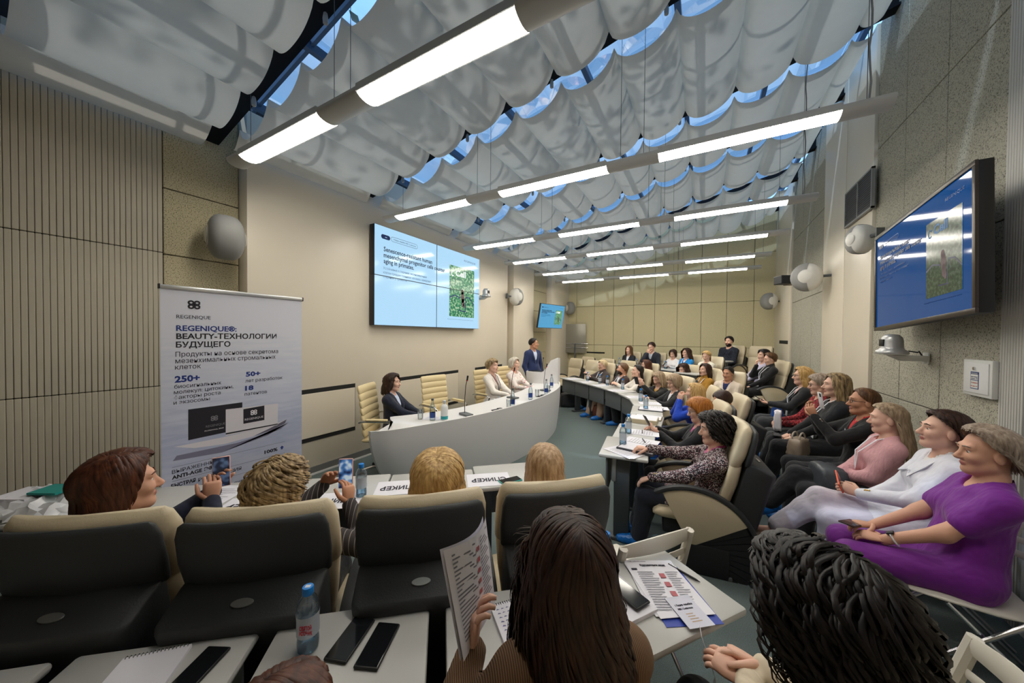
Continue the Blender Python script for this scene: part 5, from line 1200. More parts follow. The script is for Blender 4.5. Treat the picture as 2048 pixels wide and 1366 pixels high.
for a, b_ in (((.001, w2-.005, 0), (.003, w2+.005, 2*h2)), ((.001, 0, h2-.005), (.003, 2*w2, h2+.005))): MB().bbox(a, b_).build('bezel_seam', M_BEZ, VW)
MB().bbox((-.125, .4, .3), (-.1, 2.1, 1.1)).build('wall_bracket', M_STEEL, VW)
# right-hand television
TV = thing('television', 'large black-framed wall television at the upper right showing the slide in deep blue', 'television', (1.43, 4.56, 1.862), 0, None, rot=(0, R_(-3), R_(-90-2)))
M_TVB = emit_mat('tv_blue', srgb(0, 104, 196), .34); M_TVB.node_tree.nodes['Principled BSDF'].inputs['Roughness'].default_value = .06; M_TVB.node_tree.nodes['Principled BSDF'].inputs['Base Color'].default_value = (.0, .004, .01, 1); M_TVB.node_tree.nodes['Principled BSDF'].inputs['Specular IOR Level'].default_value = .2; M_TVI = mat('tv_ink', srgb(8, 30, 70), .4); M_TVG = mat('tv_ink2', srgb(14, 60, 120), .4)
tw, th = 1.475, .845
MB().bbox((-.03, 0, -.03), (tw+.03, .065, th+.03)).build('tv_case', M_BLACK, TV, bevel=.006)
M_TVF = mat('tv_frame', srgb(70, 62, 56), .35, .4)
for a, b_ in (((-.032, -.012, -.032), (tw+.032, .004, .0)), ((-.032, -.012, th), (tw+.032, .004, th+.032)), ((-.032, -.012, 0), (0, .004, th)), ((tw, -.012, 0), (tw+.032, .004, th))): MB().bbox(a, b_).build('tv_frame', M_TVF, TV, bevel=.003)
MB().bbox((0, -.003, 0), (tw, .004, th)).build('tv_screen', M_TVB, TV)
slide(TV, frame((0, -.0035, .008), (1, 0, 0), (0, 0, 1)), tw, th, M_TVB, M_TVI, M_TVG, M_TVI, foliage_emit('picture_foliage_dim', .57), mat('tv_pale', srgb(40, 104, 160), .5))
MATS['picture_foliage_dim'].node_tree.nodes['Principled BSDF'].inputs['Emission Strength'].default_value = .10
MB().bbox((tw/2-.2, .065, th/2-.15), (tw/2+.2, .20, th/2+.15)).build('wall_bracket', M_STEEL, TV)
# small television on the left
T2 = thing('television', 'small tilted television on the left wall behind the podium', 'television', (-4.02, 8.52, 1.99), 0, None, rot=(R_(10), 0, R_(76)))
tw, th = 1.12, .66
MB().bbox((-.012, 0, -.012), (tw+.012, .05, th+.012)).build('tv_case', M_BLACK, T2, bevel=.004)
M_T2 = emit_mat('tv2_blue', srgb(86, 176, 226), .75); MB().bbox((0, -.003, 0), (tw, .003, th)).build('tv_screen', M_T2, T2)
slide(T2, frame((0, -.0035, .01), (1, 0, 0), (0, 0, 1)), tw, th, M_T2, M_INK, mat('tv2_ink2', srgb(40, 110, 170), .5), M_NAVY, foliage_emit('picture_foliage_small', .43))
MB().tube([(tw/2, .05, th/2), (tw/2, .46, th/2-.08)], .03, 8).build('wall_arm', M_STEEL, T2)

# ---------------------------------------------------------------- roll-up banner
BN = thing('rollup_banner', 'tall roll-up banner with blue and grey lettering before the slatted wall', 'banner', (-3.05, .785, 0))
def banner_mat():
    m = bpy.data.materials.new('banner_print'); m.use_nodes = True; nt = m.node_tree; b = nt.nodes['Principled BSDF']; b.inputs['Roughness'].default_value = .55
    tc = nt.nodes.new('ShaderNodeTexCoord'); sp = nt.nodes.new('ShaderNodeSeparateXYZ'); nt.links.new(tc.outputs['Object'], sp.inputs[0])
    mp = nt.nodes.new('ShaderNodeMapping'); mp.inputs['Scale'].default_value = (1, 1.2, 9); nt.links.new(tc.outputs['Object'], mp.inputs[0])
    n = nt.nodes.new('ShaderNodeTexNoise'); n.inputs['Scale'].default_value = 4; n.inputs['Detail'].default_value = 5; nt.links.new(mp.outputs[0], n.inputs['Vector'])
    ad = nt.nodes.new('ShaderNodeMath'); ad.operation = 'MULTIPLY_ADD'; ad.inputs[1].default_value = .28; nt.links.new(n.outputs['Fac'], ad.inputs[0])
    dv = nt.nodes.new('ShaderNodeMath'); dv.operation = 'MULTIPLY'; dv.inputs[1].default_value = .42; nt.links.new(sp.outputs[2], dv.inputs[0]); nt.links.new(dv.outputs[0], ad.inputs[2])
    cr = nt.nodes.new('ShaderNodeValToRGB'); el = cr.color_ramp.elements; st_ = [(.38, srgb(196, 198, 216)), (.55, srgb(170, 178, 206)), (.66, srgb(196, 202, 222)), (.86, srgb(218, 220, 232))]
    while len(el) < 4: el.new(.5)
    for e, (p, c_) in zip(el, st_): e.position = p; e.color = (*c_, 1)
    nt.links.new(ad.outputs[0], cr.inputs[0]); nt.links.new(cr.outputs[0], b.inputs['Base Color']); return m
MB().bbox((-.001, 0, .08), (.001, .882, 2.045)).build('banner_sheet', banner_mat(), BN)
MB().bbox((-.012, -.004, 2.035), (.012, .886, 2.062)).build('top_rail', mat('aluminium', (.62, .63, .64), .3, .9), BN, bevel=.004)
for y in (-.007, .886): MB().bbox((-.014, y, 2.033), (.014, y+.005, 2.064)).build('rail_cap', M_BLACK, BN)
MB().bbox((-.07, -.01, 0), (.07, .892, .085)).build('banner_base', mat('aluminium', (.62, .63, .64), .3, .9), BN, bevel=.02)
MB().tube([(-.03, .44, .05), (-.012, .44, 2.03)], .009, 8).build('support_pole', M_STEEL, BN, smooth=True)
BI = mat('banner_ink', srgb(40, 40, 56), .6); BB = mat('banner_blue', srgb(28, 52, 128), .6); BLK = mat('banner_black', srgb(26, 24, 34), .6); BW = mat('banner_white', srgb(216, 212, 220), .6)
MBn = lambda y, z, x=.0015: frame((x, y-.785, z), (0, 1, 0), (0, 0, 1))
def bt(s, y0, y1, z, size, m=BI, b=.0): fit_text('lettering', s, 0, y1-y0, size, m, BN, MBn(y0, z), b)
bt('REGENIQUE', .863, 1.042, 1.846, .034); bt('REGENIQUE®:', .861, 1.195, 1.763, .052, BB, .0012); bt('BEAUTY-ТЕХНОЛОГИИ', .861, 1.468, 1.709, .052, BLK, .0012); bt('БУДУЩЕГО', .859, 1.157, 1.652, .052, BLK, .0012)
bt('Продукты на основе секретома', .857, 1.479, 1.590, .046); bt('мезенхимальных стромальных', .856, 1.46, 1.546, .046); bt('клеток', .854, .987, 1.505, .046)
bt('250+', .852, .981, 1.420, .058, BB, .0022); bt('биосигнальных', .850, 1.101, 1.379, .036); bt('молекул: цитокины,', .848, 1.174, 1.342, .036); bt('факторы роста', .848, 1.096, 1.307, .036); bt('и экзосомы', .846, 1.035, 1.273, .036)
bt('50+', 1.253, 1.351, 1.420, .048, BB, .002); bt('лет разработок', 1.25, 1.512, 1.374, .036); bt('18', 1.248, 1.304, 1.313, .048, BB, .002); bt('патентов', 1.245, 1.397, 1.273, .036)
bt('100%', 1.378, 1.474, .787, .036, BLK, .0012); bt('3 раза', 1.362, 1.472, .706, .036, BLK, .0012)
bt('ВЫРАЖЕННЫЙ', .836, 1.085, .815, .034); bt('ANTI-AGE ЭФФЕКТ', .835, 1.145, .778, .034, BLK, .001); bt('БЫСТРАЯ', .831, .955, .722, .034, BLK, .001); bt('РЕГЕНЕРАЦИЯ', .970, 1.222, .714, .034); bt('ЭФФЕКТИВНОСТЬ', .850, 1.10, .650, .034, BLK, .001); bt('ПРОЦЕДУР', 1.06, 1.235, .610, .034); bt('СНИЖЕНИЕ', .827, 1.02, .563, .034, BLK, .001); bt('2 раза', 1.36, 1.47, .625, .036, BLK, .001)
def bq(name, pts, m, x=.0012): return MB().add([(x, y-.785, z) for y, z in pts], [tuple(range(len(pts)))]).build(name, m, BN)
for z0, z1 in ((.857, .846), (.764, .752), (.690, .676), (.600, .588)): bq('rule_line', [(.836, z0), (1.53, z1), (1.53, z1+.0016), (.836, z0+.0016)], BI)
for z in (.788, .706): bq('arrow_mark', [(1.500, z), (1.514, z), (1.514, z+.012), (1.524, z+.012), (1.507, z+.030), (1.490, z+.012), (1.500, z+.012)], BB, .0014)
bq('printed_shadow', [(.86, .93), (1.2, .925), (1.5, .96), (1.56, 1.0), (1.4, .93), (1.1, .88), (.84, .90)], mat('banner_shadow', srgb(120, 118, 142), .6), .0011)
bq('printed_boat', [(.846, .992), (.95, .955), (1.12, .938), (1.3, .948), (1.45, .97), (1.53, 1.0), (1.545, 1.03), (1.40, 1.0), (1.13, .99)], BW, .0013); bq('printed_boat_side', [(1.3, .948), (1.45, .97), (1.53, 1.0), (1.545, 1.03), (1.42, .985)], mat('banner_violet', srgb(96, 92, 110), .6), .0015)
bq('printed_black_box', [(.918, 1.018), (1.13, 1.022), (1.23, 1.19), (1.23, 1.226), (.919, 1.228)], BLK, .0016); bq('printed_white_box', [(1.126, .997), (1.475, .997), (1.478, 1.175), (1.127, 1.19)], BW, .0018)
bq('printed_box_band', [(1.126, 1.005), (1.475, 1.001), (1.475, 1.010), (1.126, 1.016)], BLK, .002); bq('printed_box_label', [(1.236, 1.06), (1.378, 1.06), (1.378, 1.176), (1.236, 1.172)], BLK, .002)
fit_text('lettering', 'REGENIQUE', 0, .125, .022, BW, BN, MBn(1.245, 1.082, .0022)); fit_text('lettering', 'REGENIQUE', 0, .11, .022, mat('banner_greyink', srgb(120, 118, 126), .6), BN, MBn(1.012, 1.082, .0022)); fit_text('lettering', 'PROFESSIONAL SERIES', 0, .11, .012, BW, BN, MBn(1.005, 1.055, .0022))
def knot(y, z, r, m, x):
    k = MB()
    for a in range(4):
        an = math.pi/4+a*math.pi/2; cy, cz = y-.785+r*.62*math.cos(an), z+r*.52*math.sin(an)
        k.tube([(x, cy+r*.36*math.cos(t), cz+r*.32*math.sin(t)) for t in np.linspace(0, 6.283, 13)], r*.16, 5, flat=.1, up=(1, 0, 0))
    k.add([(x, y-.785-r*.2, z-r*.5), (x, y-.785+r*.2, z-r*.5), (x, y-.785+r*.2, z+r*.5), (x, y-.785-r*.2, z+r*.5)], [(0, 1, 2, 3)]).add([(x, y-.785-r*.6, z-r*.14), (x, y-.785+r*.6, z-r*.14), (x, y-.785+r*.6, z+r*.14), (x, y-.785-r*.6, z+r*.14)], [(0, 1, 2, 3)])
    k.build('emblem', m, BN)
knot(.953, 1.942, .036, BLK, .002); knot(1.305, 1.135, .024, BW, .0026); knot(1.06, 1.14, .022, MATS['banner_greyink'], .0026)

# ---------------------------------------------------------------- wall-mounted equipment
M_SPKW = mat('speaker_white', srgb(222, 220, 214), .4); M_SPKG = mat('speaker_grille', srgb(140, 140, 138), .6, noise=.15, scale=400)
def speaker(loc, facing, label, r=.15, el=1.2):
    """round white wall speaker: shell, grey grille, side cap, bracket; facing = direction of the grille"""
    T = thing('wall_speaker', label, 'speaker', loc, math.atan2(-facing[0], facing[1]), 'round white wall speakers')
    b = MB(); P = []
    for i in range(13):
        t = math.pi*i/12; P.append([(r*.74*math.copysign(abs(math.cos(t))**.6, math.cos(t)), r*math.sin(t)*math.cos(a)*.9, r*el*math.sin(t)*math.sin(a)) for a in np.linspace(0, 2*math.pi, 24, endpoint=False)])
    b.grid(P, 0, wrap=True); b.build('speaker_shell', M_SPKW, T, smooth=True, auto=80)
    g = MB(); G = []
    for i in range(11):
        t = R_(28+124*i/10); G.append([(r*.745*math.copysign(abs(math.cos(t))**.6, math.cos(t)), r*1.015*math.sin(t)*math.cos(a)*.91, r*1.01*el*math.sin(t)*math.sin(a)) for a in np.linspace(R_(-100), R_(100), 21)])
    g.grid(G); g.build('grille', M_SPKG, T, smooth=True, auto=80)
    for sd in (-1, 1):
        c_ = MB(); c_.lathe([(.001, 0), (r*.34, 0), (r*.38, .004), (r*.30, .010), (.001, .010)], 20); c_.xf(Matrix.Translation((sd*r*.72, 0, 0)) @ Matrix.Rotation(sd*math.pi/2, 4, 'Y')); c_.build('side_cap', M_SPKW, T, smooth=True)
    MB().tube([(0, -r*.7, 0), (0, -r*1.5, 0)], .02, 8).build('bracket', M_GREYP, T, smooth=True); MB().bbox((-.04, -r*1.56, -.06), (.04, -r*1.45, .06)).build('bracket_plate', M_GREYP, T, bevel=.004)
    return T
speaker((-4.12, 1.53, 2.69), (.97, -.22), 'white wall speaker with grey grille beside the painted block on the left', .20, 1.08)
speaker((-4.06, 7.34, 2.71), (.3, .95), 'round white speaker on the left wall past the video wall', .20, 1.05)
speaker((-4.06, 11.2, 2.72), (.8, -.6), 'grey-shaded round speaker in the far left corner', .20, 1.1)
speaker((1.36, 6.86, 2.70), (-.95, .3), 'round white speaker on the right wall next to the projector', .215, 1.0)
speaker((1.40, 10.75, 2.69), (-.9, -.4), 'round speaker in the far right corner', .20, 1.05)
speaker((1.46, 5.12, 2.84), (-.4, .9), 'white speaker half hidden behind the right television', .145, 1.1)
PJ = thing('projector', 'small dark projector on a bracket at the right wall', 'projector', (1.22, 7.35, 2.74), R_(115))
MB().rbox((0, .10, 0), (.20, .16, .14), .01).build('projector_lens_box', M_BLACK, PJ); MB().rbox((0, -.04, .0), (.21, .12, .16), .008).build('projector_body', mat('projector_tan', srgb(132, 120, 98), .5), PJ); MB().tube([(0, -.08, .06), (0, -.50, .06)], .018, 8).build('bracket', M_BLACK, PJ, smooth=True)
def ptz(loc, rz, label, s=1.):
    T = thing('dome_camera', label, 'camera', loc, rz, 'silver conference cameras')
    M_SIL = mat('silver_plastic', srgb(176, 176, 176), .3, .5)
    b = MB(); b.lathe([(.001, .0), (.10, .0), (.105, .012), (.10, .03), (.078, .045), (.072, .06), (.070, .12), (.062, .15), (.04, .172), (.001, .178)], 26); b.build('camera_head', M_SIL, T, smooth=True, auto=50)
    MB().bbox((-.028, .060, .07), (.028, .074, .13)).build('lens_window', M_BLACK, T, bevel=.004)
    b = MB(); b.add([(-.05, .02, -.006), (.05, .02, -.006), (.05, -.22, -.006), (-.05, -.22, -.006), (-.03, -.06, -.055), (.03, -.06, -.055), (.03, -.22, -.055), (-.03, -.22, -.055)], [(0, 1, 2, 3), (4, 7, 6, 5), (0, 4, 5, 1), (1, 5, 6, 2), (0, 3, 7, 4), (2, 6, 7, 3)]); b.build('wall_arm', M_WHITE, T, bevel=.004)
    MB().tube([(.0, -.09, .015), (.03, -.13, .03), (-.02, -.16, .02), (.02, -.19, .03), (0, -.2, -.01)], .006, 6).build('cable', M_BLACK, T, smooth=True)
    MB().bbox((-.03, -.232, -.075), (.03, -.22, .02)).build('wall_plate', M_WHITE, T, bevel=.004)
    return T
ptz((-4.0, 5.93, 2.56), R_(-90), 'silver dome camera on the left wall beside the video wall'); ptz((1.42, 4.22, 1.62), R_(100), 'silver dome camera on a bracket below the right television', 1.2)
VG = thing('vent_grille', 'dark louvred vent grille high on the right pilaster', 'vent', (1.61, 5.30, 3.22))
for y in (0, .42): MB().bbox((-.012, y+.02, .02), (.0, y+.40, .44)).build('vent_back', M_BLACK, VG)
for a, b_ in (((-.02, 0, 0), (.01, .85, .02)), ((-.02, 0, .44), (.01, .85, .46)), ((-.02, 0, 0), (.01, .02, .46)), ((-.02, .41, 0), (.01, .43, .46)), ((-.02, .83, 0), (.01, .85, .46))): MB().bbox(a, b_).build('vent_frame', mat('vent_grey', srgb(150, 150, 148), .45), VG)
vs_ = MB().bbox((-.016, 0, 0), (-.010, .38, .008)).mesh('vent_slat', mat('vent_slat_grey', srgb(84, 84, 86), .5))
for y in (.025, .445):
    for i in range(16): put('vent_slat', vs_, VG, (0, y, .03+i*.026))
WBX = thing('wall_box', 'white wall cabinet with a blue framed notice on the right wall', 'cabinet', (1.655, 3.455, 1.365))
MB().bbox((-.03, 0, 0), (0, .285, .25)).build('box_frame', M_WHITE, WBX, bevel=.006); MB().bbox((-.036, .022, .022), (-.028, .263, .228)).build('box_door', mat('box_white', srgb(230, 230, 230), .3), WBX, bevel=.003)
MB().lathe([(.001, 0), (.011, 0), (.011, .008), (.001, .008)], 12).xf(Matrix.Translation((-.036, .15, .19)) @ Matrix.Rotation(-math.pi/2, 4, 'Y')).build('lock', M_CHROME, WBX, smooth=True)
MB().bbox((-.0375, .108, .05), (-.036, .188, .168)).build('notice', mat('notice_blue', srgb(30, 60, 120), .5), WBX); MB().bbox((-.0382, .113, .113), (-.037, .183, .150)).build('notice_field', M_WHITE, WBX); MB().bbox((-.0382, .113, .055), (-.037, .183, .108)).build('notice_field', M_WHITE, WBX)
for z, s_, m_ in ((.154, 'ПОЖАРНЫЙ КРАН', M_WHITE), (.130, 'при пожаре', M_NAVY), (.118, 'звонить 101', M_NAVY), (.088, 'ТЕЛЕФОН', mat('notice_red', srgb(190, 60, 50), .5)), (.066, '01 или 112', MATS['notice_red'])):
    fit_text('notice_text', s_, 0, .062, .010, m_, WBX, frame((-.0386, .179, z), (0, -1, 0), (0, 0, 1)))
WBD = thing('whiteboard', 'grey folding whiteboard on a stand in the far left corner', 'whiteboard', (-3.9, 11.3, 0), R_(8))
MB().bbox((-.38, -.012, 1.18), (.36, .012, 2.18)).build('board', mat('board_grey', srgb(150, 146, 134), .3, .2), WBD, bevel=.03)
for z in (1.50, 1.36): MB().tube([(-.45, -.03, z), (.44, -.03, z)], .011, 8).build('rail', M_CHROME, WBD, smooth=True)
MB().tube([(.0, -.04, .02), (.0, -.04, 1.50)], .022, 8).build('stand_pole', M_GREYP, WBD, smooth=True); MB().bbox((-.3, -.25, 0), (.3, .15, .03)).build('stand_foot', M_GREYP, WBD, bevel=.008)
# ---------------------------------------------------------------- small things
M_PET = glass_mat('clear_plastic', (.86, .93, .97), .25); M_WATER = glass_mat('water', (.62, .82, .95), .2); M_CAP = mat('cap_blue', srgb(24, 128, 214), .4); M_LABELW = mat('label_white', srgb(214, 220, 230), .5); M_RED = mat('label_red', srgb(206, 40, 52), .5)
M_PAPER = mat('paper', srgb(226, 224, 232), .7); M_PAPER2 = mat('paper_shade', srgb(206, 206, 220), .7); M_SCRB = mat('phone_glass', (.008, .009, .011), .08, spec=.6)
def make_bottle(near=False, label=True):
    T = thing('water_bottle', 'x', 'bottle', (0, 0, 0), 0, 'plastic water bottles')
    B = [(.001, .0), (.026, .0), (.031, .006), (.032, .03), (.030, .05), (.0325, .07), (.031, .10), (.033, .125), (.032, .145), (.025, .165), (.014, .176), (.013, .182)]
    MB().lathe(B, 20).build('bottle_body', M_PET, T, smooth=True, auto=60)
    MB().lathe([(.001, .004), (.028, .004), (.0295, .012), (.0298, .05), (.001, .05)], 18).build('water', M_WATER, T, smooth=True, auto=60)
    if label: MB().lathe([(.0326, .055), (.0332, .07), (.0322, .10), (.0336, .122)], 22, cap=False).build('label_band', mat('label_film', srgb(216, 222, 232), .4, alpha=.62), T, smooth=True)
    MB().lathe([(.0155, .178), (.0165, .180), (.0165, .198), (.0155, .202), (.001, .202)], 18).build('cap', M_CAP, T, smooth=True, auto=50)
    if near:
        for z, s_, w_ in ((.088, 'СВЯТОЙ', .036), (.072, 'ИСТОЧНИК', .038)):
            fit_text('label_text', s_, 0, w_, .017, M_RED, T, frame((-.010, -.0345, z), (.84, -.54*0, 0), (0, 0, 1)), .0006)
        MB().bbox((-.008, -.006, .202), (.008, .006, .2026)).build('cap_sticker', M_LABELW, T)
    return T
def on(o, x, y, z, deg=0., label=None): o.location = (x, y, z); o.rotation_euler = (0, 0, R_(deg)); o['label'] = label or o['label']; return o
on(make_bottle(True), -1.09, .615, .742, 36, 'water bottle with blue cap and red lettering on the foreground table')
BT = on(make_bottle(), -1.851, 1.372, .742, 0, 'water bottle beside the raised phone in the front row')
TT = .742
for x, y, lb in [(-.34, 1.40, 'water bottle beside the long dark hair, by the aisle chair'), (-.645, 3.235, 'water bottle before the woman in tweed, nearest on the right tables'), (-.68, 3.68, 'water bottle before the ginger-haired woman'), (-.70, 5.02, 'water bottle at the bend of the tables'), (-.86, 5.62, 'water bottle before the blonde bob woman'),
                 (-1.36, 6.72, 'water bottle before the dark-haired woman in white'), (-1.74, 7.08, 'water bottle right before the bearded man'), (-1.95, 7.28, 'left one of two close bottles before the bearded man'), (-2.30, 7.55, 'water bottle before the cropped blond woman')]:
    clone(BT, (x, y, TT), 0, lb)
for x, y, lb in [(-.42, 9.10, 'water bottle before the woman with headband'), (-.86, 9.46, 'water bottle before the woman in bright blue'), (-1.66, 9.96, 'water bottle before the man with hand on chin'), (-2.15, 10.16, 'water bottle before the long-haired woman at the rear')]:
    clone(BT, (x, y, TT+.2), 0, lb)
def phone(loc, M3, label, case=None, screen=None, s=1.):
    """M3: columns = width axis, length axis, screen normal"""
    T = thing('smartphone', label, 'phone', loc); T.rotation_euler = M3.to_euler()
    pc = MB().rbox((0, 0, 0), (.075*s, .156*s, .010*s), .0045*s).build('phone_case', case or M_BLACK, T, smooth=True)
    MB().rbox((0, 0, .0046*s), (.068*s, .148*s, .0016), .0006).build('phone_screen', screen or M_SCRB, T)
    if case is not None:
        MB().rbox((-.018*s, .052*s, -.0058*s), (.03*s, .034*s, .003), .001).build('camera_bump', M_BLACK, pc)
    return T
def flat(deg): return RZ(R_(deg))
def ax3(x, y): x = Vector(x).normalized(); y = Vector(y); y = (y-x*y.dot(x)).normalized(); return Matrix((x, y, x.cross(y))).transposed()
M_PINKC = mat('case_pink', srgb(226, 178, 172), .45); M_WCASE = mat('case_white', srgb(230, 230, 234), .35); M_ORANGE = mat('case_orange', srgb(236, 92, 52), .5); M_TEALC = mat('case_teal', srgb(70, 168, 156), .5)
def scr_live(name, cols, sc=24.):
    m = ramp_mat(name, cols[0], [(.36, cols[0]), (.5, cols[1]), (.62, cols[2])], scale=sc, rough=.2, detail=1); b = m.node_tree.nodes['Principled BSDF']
    cr = [n for n in m.node_tree.nodes if n.type == 'VALTORGB'][0]; m.node_tree.links.new(cr.outputs[0], b.inputs['Emission Color']); b.inputs['Emission Strength'].default_value = .55; return m
LIVE = scr_live('phone_live_view', (srgb(20, 40, 80), srgb(70, 120, 180), srgb(190, 210, 225)))
LIVED = scr_live('phone_live_dark', (srgb(10, 16, 30), srgb(24, 36, 60), srgb(70, 90, 120)))
phone((-.998, .702, TT+.006), flat(20.6), 'black smartphone left of its twin on the foreground table', s=1.04); phone((-.902, .732, TT+.006), flat(24.4), 'black smartphone right of its twin on the foreground table', s=1.04)
phone((-1.293, .405, TT+.006), flat(28), 'black smartphone beside the spiral notebook')
phone((-2.205, .79, 1.02), ax3((.97, .25, .0), (.0, .1, 1)) @ RY(math.pi), 'pink-cased smartphone held up by the brown-haired woman', M_PINKC, LIVED) if False else None
_bk = Vector((.60, -.79, .05))
def held(loc, toward, label, case, screen, tilt=(0, 0, 1)):
    """screen faces the viewer direction 'toward'"""
    n = Vector(toward).normalized(); y = Vector(tilt); y = (y-n*y.dot(n)).normalized(); x = y.cross(n)
    return phone(loc, Matrix((x, y, n)).transposed(), label, case, screen)
held((-2.205, .795, 1.02), (.95, -.50, .1), 'pink-cased smartphone held up by the brown-haired woman', M_PINKC, LIVED, (-.05, 0, 1))
held((-1.672, 1.145, 1.00), (.55, -.84, .1), 'pink-framed smartphone filming the desk, held by the curly-haired woman', M_PINKC, LIVE, (-.03, 0, 1))
held((.985, 4.33, 1.155), (.93, .15, .15), 'white smartphone raised by the woman with glasses', M_WCASE, LIVED, (-.12, 0, 1))
held((.985, 4.44, 1.10), (.9, .3, .3), 'dark smartphone held beside the white one', M_BLACK, LIVED, (-.2, .6, 1)) if False else None
def at(k, p): return PP[k]['w'](p)
def lapphone(k, p, label, case=None, screen=None, deg=0., tiltx=20):
    o = phone(at(k, p), RZ(PP[k]['rz']) @ RZ(R_(deg)) @ RX(R_(tiltx)), label, case, screen); return o
lapphone(1, (-.01, .42, .66), 'smartphone in the lap of the woman in purple', mat('case_brown', srgb(70, 50, 44), .4), None, 60, 10)
held(at(2, (.0, .40, .75)), (.9, -.25, .35), 'clear smartphone with orange edge held by the woman in white', M_ORANGE, M_SCRB, (.1, .9, .35))
lapphone(7, (.0, .46, .83), 'smartphone held by the blonde woman by the wall', None, LIVED, 0, 30); lapphone(5, (.0, .46, .61), 'tablet-sized phone on the lap of the woman with ombre hair', None, None, 90, 0)
lapphone(27, (.03, .48, .84), 'smartphone held by the ginger-haired woman', None, LIVED, 20, 60); lapphone(23, (.03, .44, .95), 'smartphone held up by the woman with mustard scarf', None, LIVED, 20, 65); lapphone(20, (.10, .46, .86), 'smartphone held by the cropped blond woman', None, None, 0, 45)
lapphone(25, (-.05, .36, .52), 'smartphone on the lap of the woman in royal blue', None, LIVED, 30, 0); lapphone(13, (0, .40, .90), 'tablet read by the woman in white shirt', mat('case_taupe', srgb(120, 96, 86), .5), None, 90, 50)
phone((-1.155, 2.03, TT+.008), flat(-30), 'smartphone with teal case on a name sheet', M_TEALC); phone((-.245, 1.345, TT+.026), flat(60), 'smartphone lying on a notebook by the programme')
# notebooks and paper
def notebook(x, y, deg, label, w=.15, l=.21, z=TT, t=.012, written=False):
    T = thing('spiral_notebook', label, 'notebook', (x, y, z), R_(deg), 'spiral notebooks')
    MB().bbox((-w/2, -l/2, 0), (w/2, l/2, t)).build('pages', M_PAPER, T, bevel=.001, seg=1)
    ring = MB().tube([(0, .007*math.cos(a), .006*math.sin(a)) for a in np.linspace(0, 6.283, 9)], .0011, 4).mesh('ring', M_BLACK)
    for i in range(17): put('ring', ring, T, (-w/2+.008+i*(w-.016)/16, l/2-.002, t*.7))
    if written:
        k = MB(); rg = random.Random(5)
        for r in range(9):
            for c_ in range(7):
                x0 = -w/2+.015+c_*.018; y0 = l/2-.03-r*.018
                k.add([(x0, y0, t+.0006), (x0+.013, y0+rg.uniform(-.003, .003), t+.0006), (x0+.013, y0+.002, t+.0006), (x0+.005, y0+.006, t+.0006)], [(0, 1, 2, 3)])
        k.build('handwriting', mat('pen_blue', srgb(110, 112, 150), .6), T)['kind'] = 'stuff'
    return T
notebook(-1.392, .295, 47, 'blank spiral notebook on the left foreground table', .17, .22); notebook(-.545, 1.03, 50, 'handwritten spiral notebook before the long-haired woman', written=True); notebook(-.262, 1.33, 56, 'spiral notebook under the smartphone by the programme', .15, .21, TT, .016)
def sheet(name, x, y, deg, label, w=.21, l=.297, z=TT+.001, m=None, cat='paper', group='loose paper sheets', n=1):
    T = thing(name, label, cat, (x, y, z), R_(deg), group)
    for i in range(n):
        o = MB().bbox((-w/2, -l/2, 0), (w/2, l/2, .0012)).build('leaf', m or M_PAPER, T); o.location = (.004*i, -.006*i, .0013*i); o.rotation_euler = (0, 0, .05*i)
    return T
def lines(T, w, l, rows, m, z=.003, x0=-.4, x1=.4, y0=.3, dy=.03, hgt=.006, rag=3):
    k = MB(); rg = random.Random(rows*7+rag)
    for r in range(rows):
        e = x0+(x1-x0)*rg.uniform(.6, 1); yy = l*y0-r*dy
        k.add([(w*x0, yy, z), (w*e, yy, z), (w*e, yy+hgt, z), (w*x0, yy+hgt, z)], [(0, 1, 2, 3)])
    o = k.build('print_lines', m, T); o['kind'] = 'stuff'; return o
M_PRT = mat('print_grey', srgb(128, 128, 138), .7); M_PRTD = mat('print_dark', srgb(44, 42, 56), .7); M_PRTB = mat('print_blue', srgb(38, 62, 160), .5); M_PHOTO = mat('print_portrait', srgb(176, 92, 100), .6)
# name sheets on the front row, lettered towards the desk
for x, y, d_, lb in [(-1.30, 1.98, NEAR, 'name sheet under the teal smartphone'), (-1.735, 1.575, NEAR, 'name sheet before the straight-haired blonde'), (-1.93, 1.25, NEAR-2, 'name sheet behind the raised phones'), (-2.30, .96, NEAR-3, 'name sheet beside the curly blonde hair')]:
    T = sheet('name_sheet', x, y, d_, lb, .30, .21); fit_text('name_text', 'СПИКЕР', 0, .24, .075, M_PRTD, T, frame((.12, .02, .003), (-1, 0, 0), (0, -1, 0)), .0016)
# programme on the aisle table
PG = sheet('programme', -.135, 1.49, 30, 'printed conference programme with portrait photos on the aisle table', .21, .297, TT+.004, None, 'paper', None, 3)
fit_text('programme_title', 'Фундаментальная секция', 0, .11, .014, M_PRTD, PG, frame((-.05, .105, .0062), (1, 0, 0), (0, 1, 0)), .0006); fit_text('programme_head', 'I Лидер линейка MEC Conference', 0, .08, .008, M_PRT, PG, frame((-.095, .132, .0062), (1, 0, 0), (0, 1, 0)))
o = lines(PG, .21, .297, 17, M_PRT, .0062, -.36, .02, .22, .0125, .0035); o = lines(PG, .21, .297, 17, M_PRT, .0062, .20, .46, .22, .0125, .0032, 5)
for y in (.045, -.005, -.055): MB().rbox((.022, y, .0062), (.022, .026, .0006), .0002).build('portrait', M_PHOTO, PG)
MB().rbox((-.082, .085, .0062), (.024, .011, .0006), .0002).build('programme_pill', M_PRTD, PG)
BF = sheet('brochure', -.095, 1.462, 34, 'blue brochure under the programme', .21, .297, TT+.001, M_PRTB, 'brochure', None)
CB = thing('conference_badge', 'conference badge card with a ribbon hanging off the aisle table', 'badge', (-.035, 1.385, TT+.011), R_(40))
